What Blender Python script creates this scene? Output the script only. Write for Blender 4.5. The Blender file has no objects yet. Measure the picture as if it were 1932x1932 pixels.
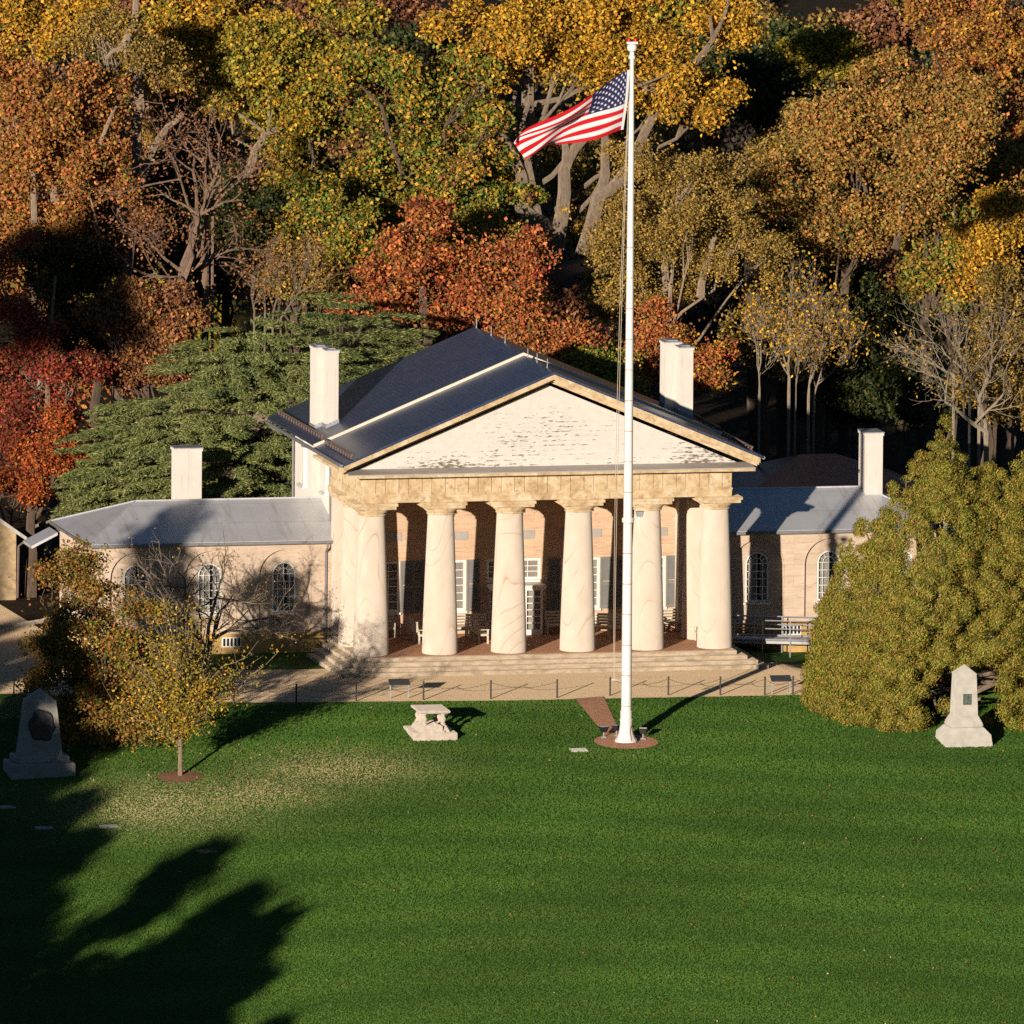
import bpy, math, random
import numpy as np
from mathutils import Matrix, Vector

random.seed(7)
RNG = np.random.default_rng(11)
PI = math.pi
sc = bpy.context.scene
COL = sc.collection

# ------------------------------------------------------------------ camera
TH, PT, RO, KP, DI = math.radians(12.65), math.radians(7.24), 0.008, 42.0, 800.0
VV = np.array([math.sin(TH)*math.cos(PT), math.cos(TH)*math.cos(PT), -math.sin(PT)])
_r = np.array([math.cos(TH), -math.sin(TH), 0.0]); _u = np.cross(_r, VV)
RR = _r*math.cos(RO)+_u*math.sin(RO); UU = _u*math.cos(RO)-_r*math.sin(RO)
FP = KP*DI
CAM = np.array([0, -.78, .70])-DI*VV-RR*((1031.8-966)/KP)+UU*((1232-966)/KP)

def ray(x, y): return VV*FP+RR*(x-966)-UU*(y-966)
def onY(x, y, Y):
    d = ray(x, y); return CAM+d*((Y-CAM[1])/d[1])
def onX(x, y, X):
    d = ray(x, y); return CAM+d*((X-CAM[0])/d[0])
def onZ(x, y, Z):
    d = ray(x, y); return CAM+d*((Z-CAM[2])/d[2])

cd = bpy.data.cameras.new('camera'); cam = bpy.data.objects.new('camera', cd); COL.objects.link(cam)
cd.sensor_width = 36; cd.lens = 36*FP/1932; cd.clip_start = 1; cd.clip_end = 20000
cam.matrix_world = Matrix(((RR[0], UU[0], -VV[0], CAM[0]), (RR[1], UU[1], -VV[1], CAM[1]), (RR[2], UU[2], -VV[2], CAM[2]), (0, 0, 0, 1)))
sc.camera = cam

# ------------------------------------------------------------------ light
SUN_AZ, SUN_EL = math.radians(30.8), math.radians(8.9)      # azimuth: left of the facade's normal
SUN = Vector((-math.sin(SUN_AZ)*math.cos(SUN_EL), -math.cos(SUN_AZ)*math.cos(SUN_EL), math.sin(SUN_EL)))
ld = bpy.data.lights.new('sun', 'SUN'); lo = bpy.data.objects.new('sun', ld); COL.objects.link(lo)
ld.energy = 5.0; ld.angle = math.radians(.5); ld.color = (1.0, .865, .71)
lo.rotation_euler = SUN.to_track_quat('Z', 'Y').to_euler()
lo.location = (-60, -90, 60)
w = bpy.data.worlds.new('World'); sc.world = w; w.use_nodes = True
nt = w.node_tree; sky = nt.nodes.new('ShaderNodeTexSky'); sky.sky_type = 'NISHITA'; sky.sun_disc = False
sky.sun_elevation = SUN_EL; sky.sun_rotation = math.atan2(SUN.x, SUN.y)
sky.air_density = 1.0; sky.dust_density = .1; sky.ozone_density = 4.0
bg = nt.nodes['Background']; bg.inputs[1].default_value = .042
nt.links.new(sky.outputs[0], bg.inputs[0])
sc.view_settings.view_transform = 'Standard'; sc.view_settings.look = 'None'
sc.view_settings.exposure = 0.17; sc.view_settings.gamma = 1.0
sc.render.engine = 'CYCLES'
cy = sc.cycles
cy.max_bounces = 6; cy.diffuse_bounces = 4; cy.glossy_bounces = 2; cy.transmission_bounces = 3; cy.transparent_max_bounces = 6
cy.use_denoising = False; cy.caustics_reflective = False; cy.caustics_refractive = False
cy.pixel_filter_type = 'BLACKMAN_HARRIS'; cy.filter_width = 1.5

# ------------------------------------------------------------------ ground height
def sm(a, b, x):
    t = np.clip((x-a)/(b-a), 0, 1); return t*t*(3-2*t)
def edge_y(X): return np.interp(X, [-60, -30, -23.6, -15.5, -3.9, 9.6, 40], [-2.5, -3.5, -5.9, -9.7, -10.9, -11.2, -11.2])
def gz(X, Y):
    X = np.asarray(X, float); Y = np.asarray(Y, float)
    d = np.maximum(edge_y(X)-Y, 0)
    far = np.minimum(d, 120)
    z = -(.088*(far-1.2*(1-np.exp(-far/1.2)))+.0004*far**2)
    z = z-.5*sm(10.2, 13, X)*sm(-4, 0, Y)*(1-sm(18, 30, Y))
    z = z+np.clip((Y-250)*.02, 0, 60)
    return z
def ongr(x, y):
    z = 0.0
    for _ in range(30):
        p = onZ(x, y, z); z = .5*z+.5*float(gz(p[0], p[1]))
    p = onZ(x, y, z); return np.array([p[0], p[1], float(gz(p[0], p[1]))])

# ------------------------------------------------------------------ mesh helpers
ORG = {}
def org(o): return ORG.get(o.name, np.zeros(3)) if o else np.zeros(3)
class MB:
    def __init__(s): s.v = []; s.f = []; s.m = []
    def add(s, vs, fs, mi=0):
        n = len(s.v); s.v += [tuple(map(float, p)) for p in vs]; s.f += [tuple(i+n for i in f) for f in fs]; s.m += [mi]*len(fs); return s
    def box(s, x0, x1, y0, y1, z0, z1, mi=0):
        return s.add([(x0,y0,z0),(x1,y0,z0),(x1,y1,z0),(x0,y1,z0),(x0,y0,z1),(x1,y0,z1),(x1,y1,z1),(x0,y1,z1)],
                     [(0,3,2,1),(4,5,6,7),(0,1,5,4),(1,2,6,5),(2,3,7,6),(3,0,4,7)], mi)
    def bbox(s, x0, x1, y0, y1, z0, z1, b=.02):       # bevelled box: chamfered edges
        vs = []; 
        for z, i in ((z0, b), (z0+b, 0), (z1-b, 0), (z1, b)):
            X0, X1, Y0, Y1 = x0+i, x1-i, y0+i, y1-i
            c = b if i == 0 else b*.4
            vs += [(X0+c,Y0,z),(X1-c,Y0,z),(X1,Y0+c,z),(X1,Y1-c,z),(X1-c,Y1,z),(X0+c,Y1,z),(X0,Y1-c,z),(X0,Y0+c,z)]
        fs = [tuple(range(7,-1,-1)), tuple(range(24,32))]
        for k in range(3):
            for j in range(8): a = k*8; fs.append((a+j, a+(j+1)%8, a+8+(j+1)%8, a+8+j))
        return s.add(vs, fs)
    def frustum(s, cx, cy, z0, hx0, hy0, z1, hx1, hy1):
        return s.add([(cx-hx0,cy-hy0,z0),(cx+hx0,cy-hy0,z0),(cx+hx0,cy+hy0,z0),(cx-hx0,cy+hy0,z0),
                      (cx-hx1,cy-hy1,z1),(cx+hx1,cy-hy1,z1),(cx+hx1,cy+hy1,z1),(cx-hx1,cy+hy1,z1)],
                     [(0,3,2,1),(4,5,6,7),(0,1,5,4),(1,2,6,5),(2,3,7,6),(3,0,4,7)])
    def lathe(s, cx, cy, prof, n=32):                  # prof: (radius, z)
        vs = []; fs = []
        for r, z in prof: vs += [(cx+r*math.cos(2*PI*k/n), cy+r*math.sin(2*PI*k/n), z) for k in range(n)]
        for i in range(len(prof)-1):
            for k in range(n): fs.append((i*n+k, i*n+(k+1)%n, (i+1)*n+(k+1)%n, (i+1)*n+k))
        fs.append(tuple(range(n-1,-1,-1))); fs.append(tuple((len(prof)-1)*n+k for k in range(n)))
        return s.add(vs, fs)
    def tube(s, pts, rad, n=6):
        pts = [Vector(p) for p in pts]
        if not hasattr(rad, '__len__'): rad = [rad]*len(pts)
        vs = []; fs = []; ref = None
        for i, p in enumerate(pts):
            t = (pts[min(i+1, len(pts)-1)]-pts[max(i-1, 0)])
            t = t.normalized() if t.length > 1e-6 else Vector((0,0,1))
            if ref is None: ref = Vector((1,0,0)) if abs(t.x) < .8 else Vector((0,1,0))
            a = (ref-t*ref.dot(t)).normalized(); b = t.cross(a); ref = a
            for k in range(n):
                an = 2*PI*k/n; q = p+(a*math.cos(an)+b*math.sin(an))*rad[i]; vs.append(q)
        for i in range(len(pts)-1):
            for k in range(n): fs.append((i*n+k, i*n+(k+1)%n, (i+1)*n+(k+1)%n, (i+1)*n+k))
        fs.append(tuple(range(n-1,-1,-1))); fs.append(tuple((len(pts)-1)*n+k for k in range(n)))
        return s.add(vs, fs)
    def prism(s, poly, d):                              # poly: 3D points, d: extrusion vector
        n = len(poly); d = np.array(d, float)
        vs = [np.array(p, float) for p in poly]+[np.array(p, float)+d for p in poly]
        return s.add(vs, [tuple(range(n-1,-1,-1)), tuple(range(n, 2*n))]+[(k,(k+1)%n,n+(k+1)%n,n+k) for k in range(n)])
    def quad(s, a, b, c, d, mi=0): return s.add([a,b,c,d], [(0,1,2,3)], mi)
    def wall(s, x0, x1, z0, z1, y, ops, depth):
        """front face in the plane Y=y with openings (cx, half, zsill, zspring, arched) and their reveals"""
        xs = {x0, x1}; N = 14
        for (cx, h, a, b, ar) in ops:
            xs |= {cx-h*math.cos(PI*k/N) for k in range(N+1)} if ar else {cx-h, cx+h}
        xs = sorted(xs)
        def top(o, x):
            cx, h, a, b, ar = o
            return b+math.sqrt(max(h*h-(x-cx)**2, 0)) if ar else b
        for xa, xb in zip(xs[:-1], xs[1:]):
            if xb-xa < 1e-5: continue
            xm = (xa+xb)/2; inside = [o for o in ops if abs(xm-o[0]) < o[1]]
            if not inside: s.quad((xa,y,z0),(xb,y,z0),(xb,y,z1),(xa,y,z1)); continue
            o = inside[0]; ta, tb = top(o, xa), top(o, xb)
            if o[2] > z0+1e-4: s.quad((xa,y,z0),(xb,y,z0),(xb,y,o[2]),(xa,y,o[2]))
            s.quad((xa,y,ta),(xb,y,tb),(xb,y,z1),(xa,y,z1))
            s.quad((xa,y,ta),(xa,y+depth,ta),(xb,y+depth,tb),(xb,y,tb))
            if o[2] > z0+1e-4: s.quad((xa,y,o[2]),(xb,y,o[2]),(xb,y+depth,o[2]),(xa,y+depth,o[2]))
        for (cx, h, a, b, ar) in ops:
            for sx in (-1, 1): s.quad((cx+sx*h,y,a),(cx+sx*h,y+depth,a),(cx+sx*h,y+depth,b),(cx+sx*h,y,b))
        return s
    def ring(s, cx, h, za, zb, t, y0, y1, arched=True):   # window frame that follows an arch
        N = 14
        def out(hh, bot):
            if arched: return [(cx-hh, bot)]+[(cx-hh*math.cos(PI*k/N), zb+hh*math.sin(PI*k/N)) for k in range(N+1)]+[(cx+hh, bot)]
            return [(cx-hh, bot), (cx-hh, zb-(h-hh)), (cx+hh, zb-(h-hh)), (cx+hh, bot)]
        A = out(h, za); B = out(h-t, za+t); A = A+[A[0]]; B = B+[B[0]]
        for (a, b, c, d) in zip(A[:-1], A[1:], B[1:], B[:-1]):
            s.add([(a[0],y0,a[1]),(b[0],y0,b[1]),(c[0],y0,c[1]),(d[0],y0,d[1]),(a[0],y1,a[1]),(b[0],y1,b[1]),(c[0],y1,c[1]),(d[0],y1,d[1])],
                  [(0,1,2,3),(7,6,5,4),(0,4,5,1),(3,2,6,7)])
        return s
    def build(s, name, mat, parent=None, smooth=False, rot=None):
        v = np.array(s.v, float)
        if rot is not None:
            c, si = math.cos(rot), math.sin(rot); v = np.c_[v[:,0]*c-v[:,1]*si, v[:,0]*si+v[:,1]*c, v[:,2]]
        elif parent is not None: v = v-org(parent)
        me = bpy.data.meshes.new(name); me.from_pydata(v.tolist(), [], s.f)
        for m in (mat if isinstance(mat, (list, tuple)) else [mat]): me.materials.append(m)
        if isinstance(mat, (list, tuple)): me.polygons.foreach_set('material_index', s.m)
        if smooth:
            me.shade_smooth(); 
            try: me.set_sharp_from_angle(angle=math.radians(38))
            except Exception: pass
        me.update()
        o = bpy.data.objects.new(name, me); COL.objects.link(o)
        if parent: o.parent = parent; ORG[o.name] = org(parent)
        return o
def tag(o, label=None, cat=None, group=None, kind=None):
    if label: o['label'] = label
    if cat: o['category'] = cat
    if group: o['group'] = group
    if kind: o['kind'] = kind
    return o
def empty(name, loc, label, cat, group=None, rz=0):
    o = bpy.data.objects.new(name, None); COL.objects.link(o); o.location = loc; o.rotation_euler.z = rz
    o.empty_display_size = .3; ORG[o.name] = np.array(loc, float); return tag(o, label, cat, group)
def copy_tree(o, parent=None):
    c = o.copy(); COL.objects.link(c); c.parent = parent
    for ch in [k for k in bpy.data.objects if k.parent == o]: copy_tree(ch, c)
    return c

# ------------------------------------------------------------------ materials
def nodes(name, rough=.7, spec=.3):
    m = bpy.data.materials.new(name); m.use_nodes = True; t = m.node_tree
    b = t.nodes['Principled BSDF']; b.inputs['Roughness'].default_value = rough; b.inputs['Specular IOR Level'].default_value = spec
    if rough > .74: b.inputs['Diffuse Roughness'].default_value = 1.0 if rough >= .9 else .6
    return m, t, b
def N(t, kind, **kw):
    n = t.nodes.new(kind)
    for k, v in kw.items():
        if hasattr(n, k): setattr(n, k, v)
        else: n.inputs[k.replace('_', ' ')].default_value = v
    return n
def coord(t, scale=(1,1,1), rnd=False):
    tc = N(t, 'ShaderNodeTexCoord'); mp = N(t, 'ShaderNodeMapping'); mp.inputs['Scale'].default_value = scale
    t.links.new(tc.outputs['Object'], mp.inputs['Vector'])
    if rnd:
        oi = N(t, 'ShaderNodeObjectInfo'); mu = N(t, 'ShaderNodeMath', operation='MULTIPLY'); mu.inputs[1].default_value = 57.3
        t.links.new(oi.outputs['Random'], mu.inputs[0]); cx = N(t, 'ShaderNodeCombineXYZ')
        for k in range(3): t.links.new(mu.outputs[0], cx.inputs[k])
        t.links.new(cx.outputs[0], mp.inputs['Location'])
    return mp.outputs[0]
def noise(t, vec, scale, detail=4, rough=.55, dist=0):
    n = N(t, 'ShaderNodeTexNoise'); n.inputs['Scale'].default_value = scale; n.inputs['Detail'].default_value = detail
    n.inputs['Roughness'].default_value = rough; n.inputs['Distortion'].default_value = dist
    if vec is not None: t.links.new(vec, n.inputs['Vector'])
    return n.outputs[0]
def ramp(t, fac, stops, interp='LINEAR'):
    r = N(t, 'ShaderNodeValToRGB'); r.color_ramp.interpolation = interp
    el = r.color_ramp.elements
    while len(el) < len(stops): el.new(.5)
    for e, (p, c) in zip(el, stops): e.position = p; e.color = (*c, 1) if len(c) == 3 else c
    t.links.new(fac, r.inputs[0]); return r.outputs[0]
def mix(t, fac, a, b, mode='MIX'):
    n = N(t, 'ShaderNodeMix', data_type='RGBA', blend_type=mode)
    for s, val in ((0, fac), (6, a), (7, b)):
        if hasattr(val, 'is_linked'): t.links.new(val, n.inputs[s])
        else: n.inputs[s].default_value = val if s == 0 else (*val, 1)
    return n.outputs[2]
def bump(t, b, h, strength=.3, dist=.05):
    n = N(t, 'ShaderNodeBump'); n.inputs['Strength'].default_value = strength; n.inputs['Distance'].default_value = dist
    t.links.new(h, n.inputs['Height']); t.links.new(n.outputs[0], b.inputs['Normal'])
def simple(name, c, rough=.7, spec=.3, var=.12, scale=2.5, bmp=.0, metal=0):
    m, t, b = nodes(name, rough, spec); v = coord(t)
    f = noise(t, v, scale, 6, .6)
    lo_ = tuple(x*(1-var) for x in c); hi = tuple(min(1, x*(1+var)) for x in c)
    t.links.new(ramp(t, f, [(.3, lo_), (.7, hi)]), b.inputs['Base Color']); b.inputs['Metallic'].default_value = metal
    if bmp: bump(t, b, noise(t, v, scale*8, 4), bmp, .02)
    return m

def m_column():
    m, t, b = nodes('marbled_stucco', .75, .2)
    v = coord(t, (1.15, 1.15, .62), rnd=True)
    nz = N(t, 'ShaderNodeTexNoise'); nz.inputs['Scale'].default_value = .34; nz.inputs['Detail'].default_value = 1.0; nz.inputs['Roughness'].default_value = .3
    t.links.new(v, nz.inputs['Vector'])
    # thin veins along iso-lines of a smooth field that leans up the shaft
    sx_ = N(t, 'ShaderNodeSeparateXYZ'); t.links.new(v, sx_.inputs[0])
    g1 = N(t, 'ShaderNodeMath', operation='MULTIPLY_ADD'); t.links.new(sx_.outputs[2], g1.inputs[0]); g1.inputs[1].default_value = .115; t.links.new(nz.outputs[0], g1.inputs[2])
    g2 = N(t, 'ShaderNodeMath', operation='MULTIPLY_ADD'); t.links.new(sx_.outputs[0], g2.inputs[0]); g2.inputs[1].default_value = -.085; t.links.new(g1.outputs[0], g2.inputs[2])
    mu = N(t, 'ShaderNodeMath', operation='MULTIPLY'); mu.inputs[1].default_value = 9.5; t.links.new(g2.outputs[0], mu.inputs[0])
    fr = N(t, 'ShaderNodeMath', operation='FRACT'); t.links.new(mu.outputs[0], fr.inputs[0])
    vein = ramp(t, fr.outputs[0], [(.0, (0,0,0)), (.44, (.0,)*3), (.468, (.9,)*3), (.495, (.25,)*3), (.62, (0,0,0))])
    brk = ramp(t, noise(t, v, .7, 2), [(.42, (0,0,0)), (.62, (1,1,1))])
    k = N(t, 'ShaderNodeMath', operation='MULTIPLY'); t.links.new(vein, k.inputs[0]); t.links.new(brk, k.inputs[1])
    k2 = N(t, 'ShaderNodeMath', operation='MULTIPLY'); t.links.new(k.outputs[0], k2.inputs[0]); k2.inputs[1].default_value = 1.0
    base = ramp(t, noise(t, v, 1.6, 6), [(.3, (.63,.545,.455)), (.7, (.70,.62,.53))])
    t.links.new(mix(t, k2.outputs[0], base, (.44,.255,.145)), b.inputs['Base Color'])
    return m
def m_wall(name, c1, c2, vein, course=.42):
    m, t, b = nodes(name, .8, .2); v = coord(t); st = coord(t, (1.0, 1.0, 5.0))
    f = noise(t, st, 1.3, 5, .6, .6)
    base = ramp(t, f, [(.3, c1), (.65, c2)])
    vn = ramp(t, noise(t, coord(t, (.55, .55, 3.2)), 1.2, 2, .4, 1.2), [(.485, (0,0,0)), (.5, (.6,)*3), (.515, (0,0,0))])
    base = mix(t, vn, base, vein)
    br = N(t, 'ShaderNodeTexBrick'); br.inputs['Scale'].default_value = 1; br.inputs['Brick Width'].default_value = 1.3; br.inputs['Row Height'].default_value = course
    br.inputs['Mortar Size'].default_value = .008; br.inputs['Color1'].default_value = (0,0,0,1); br.inputs['Color2'].default_value = (.22,.22,.22,1); br.inputs['Mortar'].default_value = (.55,.55,.55,1)
    sp = N(t, 'ShaderNodeSeparateXYZ'); t.links.new(v, sp.inputs[0]); ad = N(t, 'ShaderNodeMath', operation='ADD')
    t.links.new(sp.outputs[0], ad.inputs[0]); t.links.new(sp.outputs[1], ad.inputs[1])
    cb = N(t, 'ShaderNodeCombineXYZ'); t.links.new(ad.outputs[0], cb.inputs[0]); t.links.new(sp.outputs[2], cb.inputs[1])
    t.links.new(cb.outputs[0], br.inputs['Vector'])
    t.links.new(mix(t, br.outputs['Color'], base, tuple(x*.62 for x in c1)), b.inputs['Base Color'])
    return m
def m_entab():
    m, t, b = nodes('weathered_sandstone', .85, .2); v = coord(t)
    f = noise(t, v, 1.5, 8, .65, .8)
    c = ramp(t, f, [(.30, (.42,.29,.155)), (.5, (.60,.47,.30)), (.70, (.70,.62,.47))])
    c = mix(t, ramp(t, noise(t, v, 4, 7, .7), [(.52, (0,0,0)), (.66, (.6,)*3)]), c, (.27,.17,.085))
    t.links.new(c, b.inputs['Base Color']); bump(t, b, noise(t, v, 14, 5), .35, .03); return m
def m_board():
    m, t, b = nodes('peeling_white_boards', .7, .25)
    v = coord(t); sp = N(t, 'ShaderNodeSeparateXYZ'); t.links.new(v, sp.inputs[0])
    mz = N(t, 'ShaderNodeMath', operation='MULTIPLY'); mz.inputs[1].default_value = 1/.21; t.links.new(sp.outputs[2], mz.inputs[0])
    fr = N(t, 'ShaderNodeMath', operation='FRACT'); t.links.new(mz.outputs[0], fr.inputs[0])
    lap = ramp(t, fr.outputs[0], [(.0, (1,)*3), (.10, (.35,)*3), (.5, (0,)*3), (.9, (.3,)*3), (1, (1,)*3)])
    pn = noise(t, coord(t, (1.0, 1, 5.0)), 2.7, 8, .72)
    # weather has peeled more towards the ledge and the middle
    big = noise(t, coord(t, (.30, 1, .45)), 1.0, 2, .5)
    hz = N(t, 'ShaderNodeMapRange'); hz.inputs[1].default_value = 9; hz.inputs[2].default_value = 12.6; hz.inputs[3].default_value = .045; hz.inputs[4].default_value = -.13
    t.links.new(sp.outputs[2], hz.inputs[0])
    s1 = N(t, 'ShaderNodeMath', operation='MULTIPLY_ADD'); t.links.new(lap, s1.inputs[0]); s1.inputs[1].default_value = .10; t.links.new(pn, s1.inputs[2])
    s2 = N(t, 'ShaderNodeMath', operation='ADD'); t.links.new(s1.outputs[0], s2.inputs[0]); t.links.new(hz.outputs[0], s2.inputs[1])
    s3 = N(t, 'ShaderNodeMath', operation='MULTIPLY_ADD'); t.links.new(big, s3.inputs[0]); s3.inputs[1].default_value = .50; t.links.new(s2.outputs[0], s3.inputs[2])
    pe = ramp(t, s3.outputs[0], [(.865, (0,)*3), (.895, (1,)*3)])
    base = ramp(t, noise(t, v, 3, 5), [(.3, (.60,.57,.53)), (.7, (.67,.645,.605))])
    base = mix(t, ramp(t, fr.outputs[0], [(.0, (.28,)*3), (.06, (0,)*3), (.96, (0,)*3), (1, (.28,)*3)]), base, (.5,.45,.37))
    t.links.new(mix(t, pe, base, (.17,.14,.11)), b.inputs['Base Color']); bump(t, b, fr.outputs[0], .25, .03); return m
def m_slate():
    m, t, b = nodes('dark_slate_roof', .36, 1.0); v = coord(t)
    sp = N(t, 'ShaderNodeSeparateXYZ'); t.links.new(v, sp.inputs[0]); cb = N(t, 'ShaderNodeCombineXYZ')
    ab = N(t, 'ShaderNodeMath', operation='ABSOLUTE'); t.links.new(sp.outputs[0], ab.inputs[0])
    t.links.new(sp.outputs[1], cb.inputs[0]); t.links.new(ab.outputs[0], cb.inputs[1])
    br = N(t, 'ShaderNodeTexBrick'); br.inputs['Scale'].default_value = 1; br.inputs['Brick Width'].default_value = .3; br.inputs['Row Height'].default_value = .2
    br.inputs['Mortar Size'].default_value = .012; br.inputs['Color1'].default_value = (.028,.047,.115,1); br.inputs['Color2'].default_value = (.042,.064,.145,1); br.inputs['Mortar'].default_value = (.02,.022,.03,1)
    t.links.new(cb.outputs[0], br.inputs['Vector'])
    c = mix(t, ramp(t, noise(t, v, .8, 6), [(.4, (0,)*3), (.75, (.4,)*3)]), br.outputs['Color'], (.07,.08,.11))
    t.links.new(c, b.inputs['Base Color']); bump(t, b, br.outputs['Fac'], -.3, .02); return m
def m_metalroof():
    m, t, b = nodes('grey_metal_roof', .34, .9); v = coord(t)
    c = ramp(t, noise(t, v, .7, 7, .6), [(.3, (.58,.59,.62)), (.7, (.68,.69,.72))])
    st = ramp(t, noise(t, coord(t, (2.6, .18, .18)), 1.0, 5, .6), [(.56, (0,)*3), (.75, (.5,)*3)])
    c = mix(t, st, c, (.34,.26,.17))
    sp = N(t, 'ShaderNodeSeparateXYZ'); t.links.new(v, sp.inputs[0])
    mz = N(t, 'ShaderNodeMath', operation='MULTIPLY'); mz.inputs[1].default_value = .5; t.links.new(sp.outputs[1], mz.inputs[0])
    fr = N(t, 'ShaderNodeMath', operation='FRACT'); t.links.new(mz.outputs[0], fr.inputs[0])
    c = mix(t, ramp(t, fr.outputs[0], [(.0, (.6,)*3), (.012, (0,)*3), (.988, (0,)*3), (1, (.6,)*3)]), c, (.18,.17,.16))
    t.links.new(c, b.inputs['Base Color']); b.inputs['Metallic'].default_value = .12; return m
def m_gravel():
    m, t, b = nodes('tan_gravel', .95, .1); v = coord(t)
    c = ramp(t, noise(t, v, 22, 6, .75), [(.25, (.40,.28,.165)), (.5, (.56,.415,.26)), (.8, (.68,.54,.38))])
    c = mix(t, ramp(t, noise(t, coord(t, (.25, 1.2, 1)), .8, 6), [(.42, (0,)*3), (.68, (.45,)*3)]), c, (.46,.345,.22))
    t.links.new(c, b.inputs['Base Color'])
    bump(t, b, noise(t, v, 14, 6, .7), .6, .05); return m
def m_brick(name, c1, c2, mo, bw, rh, swap=False, sc_=1):
    m, t, b = nodes(name, .85, .2); v = coord(t)
    br = N(t, 'ShaderNodeTexBrick'); br.inputs['Scale'].default_value = sc_; br.inputs['Brick Width'].default_value = bw; br.inputs['Row Height'].default_value = rh
    br.inputs['Mortar Size'].default_value = .012; br.inputs['Color1'].default_value = (*c1,1); br.inputs['Color2'].default_value = (*c2,1); br.inputs['Mortar'].default_value = (*mo,1)
    t.links.new(v, br.inputs['Vector'])
    c = mix(t, ramp(t, noise(t, v, 3, 6), [(.4, (0,)*3), (.75, (.5,)*3)]), br.outputs['Color'], tuple(x*1.35 for x in c2))
    t.links.new(c, b.inputs['Base Color']); bump(t, b, noise(t, v, 16, 6, .7), .8, .10); return m
def m_step():
    m, t, b = nodes('worn_step_stone', .9, .15); v = coord(t)
    c = ramp(t, noise(t, coord(t, (.7, 2, 2)), 2.2, 8, .7), [(.28, (.30,.225,.15)), (.5, (.50,.41,.30)), (.75, (.66,.56,.43))])
    t.links.new(c, b.inputs['Base Color']); bump(t, b, noise(t, v, 5, 8, .75), .8, .08); return m
def m_lawn():
    m, t, b = nodes('lawn_grass', .9, .15); v = coord(t)
    a = noise(t, coord(t, (1, 1, 1)), 7, 8, .75); g = ramp(t, a, [(.25, (.035,.095,.014)), (.5, (.055,.135,.021)), (.75, (.09,.175,.032))])
    g = mix(t, ramp(t, noise(t, coord(t, (.08, .3, 1)), 1.1, 6, .6), [(.35, (0,)*3), (.7, (.5,)*3)]), g, (.075,.15,.024))
    # dry patches on the lawn round the young tree, leaf litter in the woods
    tan = N(t, 'ShaderNodeAttribute'); tan.attribute_name = 'dry'
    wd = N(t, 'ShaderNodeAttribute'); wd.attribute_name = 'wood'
    k = N(t, 'ShaderNodeMath', operation='MULTIPLY'); t.links.new(tan.outputs['Fac'], k.inputs[0])
    t.links.new(ramp(t, noise(t, coord(t, (.7, 1.3, 1)), 1.2, 8, .75), [(.38, (0,)*3), (.62, (1,)*3)]), k.inputs[1])
    g = mix(t, k.outputs[0], g, (.36,.30,.145))
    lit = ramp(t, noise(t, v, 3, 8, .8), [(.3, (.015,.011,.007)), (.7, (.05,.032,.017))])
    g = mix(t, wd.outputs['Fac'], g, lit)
    t.links.new(g, b.inputs['Base Color']); bump(t, b, noise(t, v, 12, 8, .8), 1.0, .15); return m
def m_leaf():
    m, t, b = nodes('autumn_leaf', .6, .25)
    at = N(t, 'ShaderNodeAttribute'); at.attribute_name = 'leafcol'
    t.links.new(at.outputs['Color'], b.inputs['Base Color'])
    tr = N(t, 'ShaderNodeBsdfTranslucent'); t.links.new(at.outputs['Color'], tr.inputs[0])
    mx = N(t, 'ShaderNodeMixShader'); mx.inputs[0].default_value = .10
    out = [n for n in t.nodes if n.type == 'OUTPUT_MATERIAL'][0]
    t.links.new(b.outputs[0], mx.inputs[1]); t.links.new(tr.outputs[0], mx.inputs[2]); t.links.new(mx.outputs[0], out.inputs[0]); return m
def m_bark(name, c1, c2):
    m, t, b = nodes(name, .9, .1)
    t.links.new(ramp(t, noise(t, coord(t, (3, 3, .8)), 3, 6, .7), [(.3, c1), (.7, c2)]), b.inputs['Base Color']); bump(t, b, noise(t, coord(t, (3,3,.6)), 6, 5), .6, .05); return m
def m_glass():
    m, t, b = nodes('window_glass', .08, .5); b.inputs['Base Color'].default_value = (.03,.035,.04,1)
    tr = N(t, 'ShaderNodeBsdfTransparent'); mx = N(t, 'ShaderNodeMixShader'); mx.inputs[0].default_value = .78
    out = [n for n in t.nodes if n.type == 'OUTPUT_MATERIAL'][0]
    t.links.new(b.outputs[0], mx.inputs[1]); t.links.new(tr.outputs[0], mx.inputs[2]); t.links.new(mx.outputs[0], out.inputs[0]); return m
def m_stucco():
    m, t, b = nodes('white_stucco', .8, .2); v = coord(t)
    c = ramp(t, noise(t, v, 1.2, 6, .6), [(.3, (.62,.58,.535)), (.7, (.70,.655,.61))])
    c = mix(t, ramp(t, noise(t, coord(t, (3.5, 3.5, .35)), 1.6, 6, .65), [(.54, (0,)*3), (.74, (.42,)*3)]), c, (.40,.355,.30))      # run-off streaks
    t.links.new(c, b.inputs['Base Color']); bump(t, b, noise(t, v, 9, 5), .2, .02); return m
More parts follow.
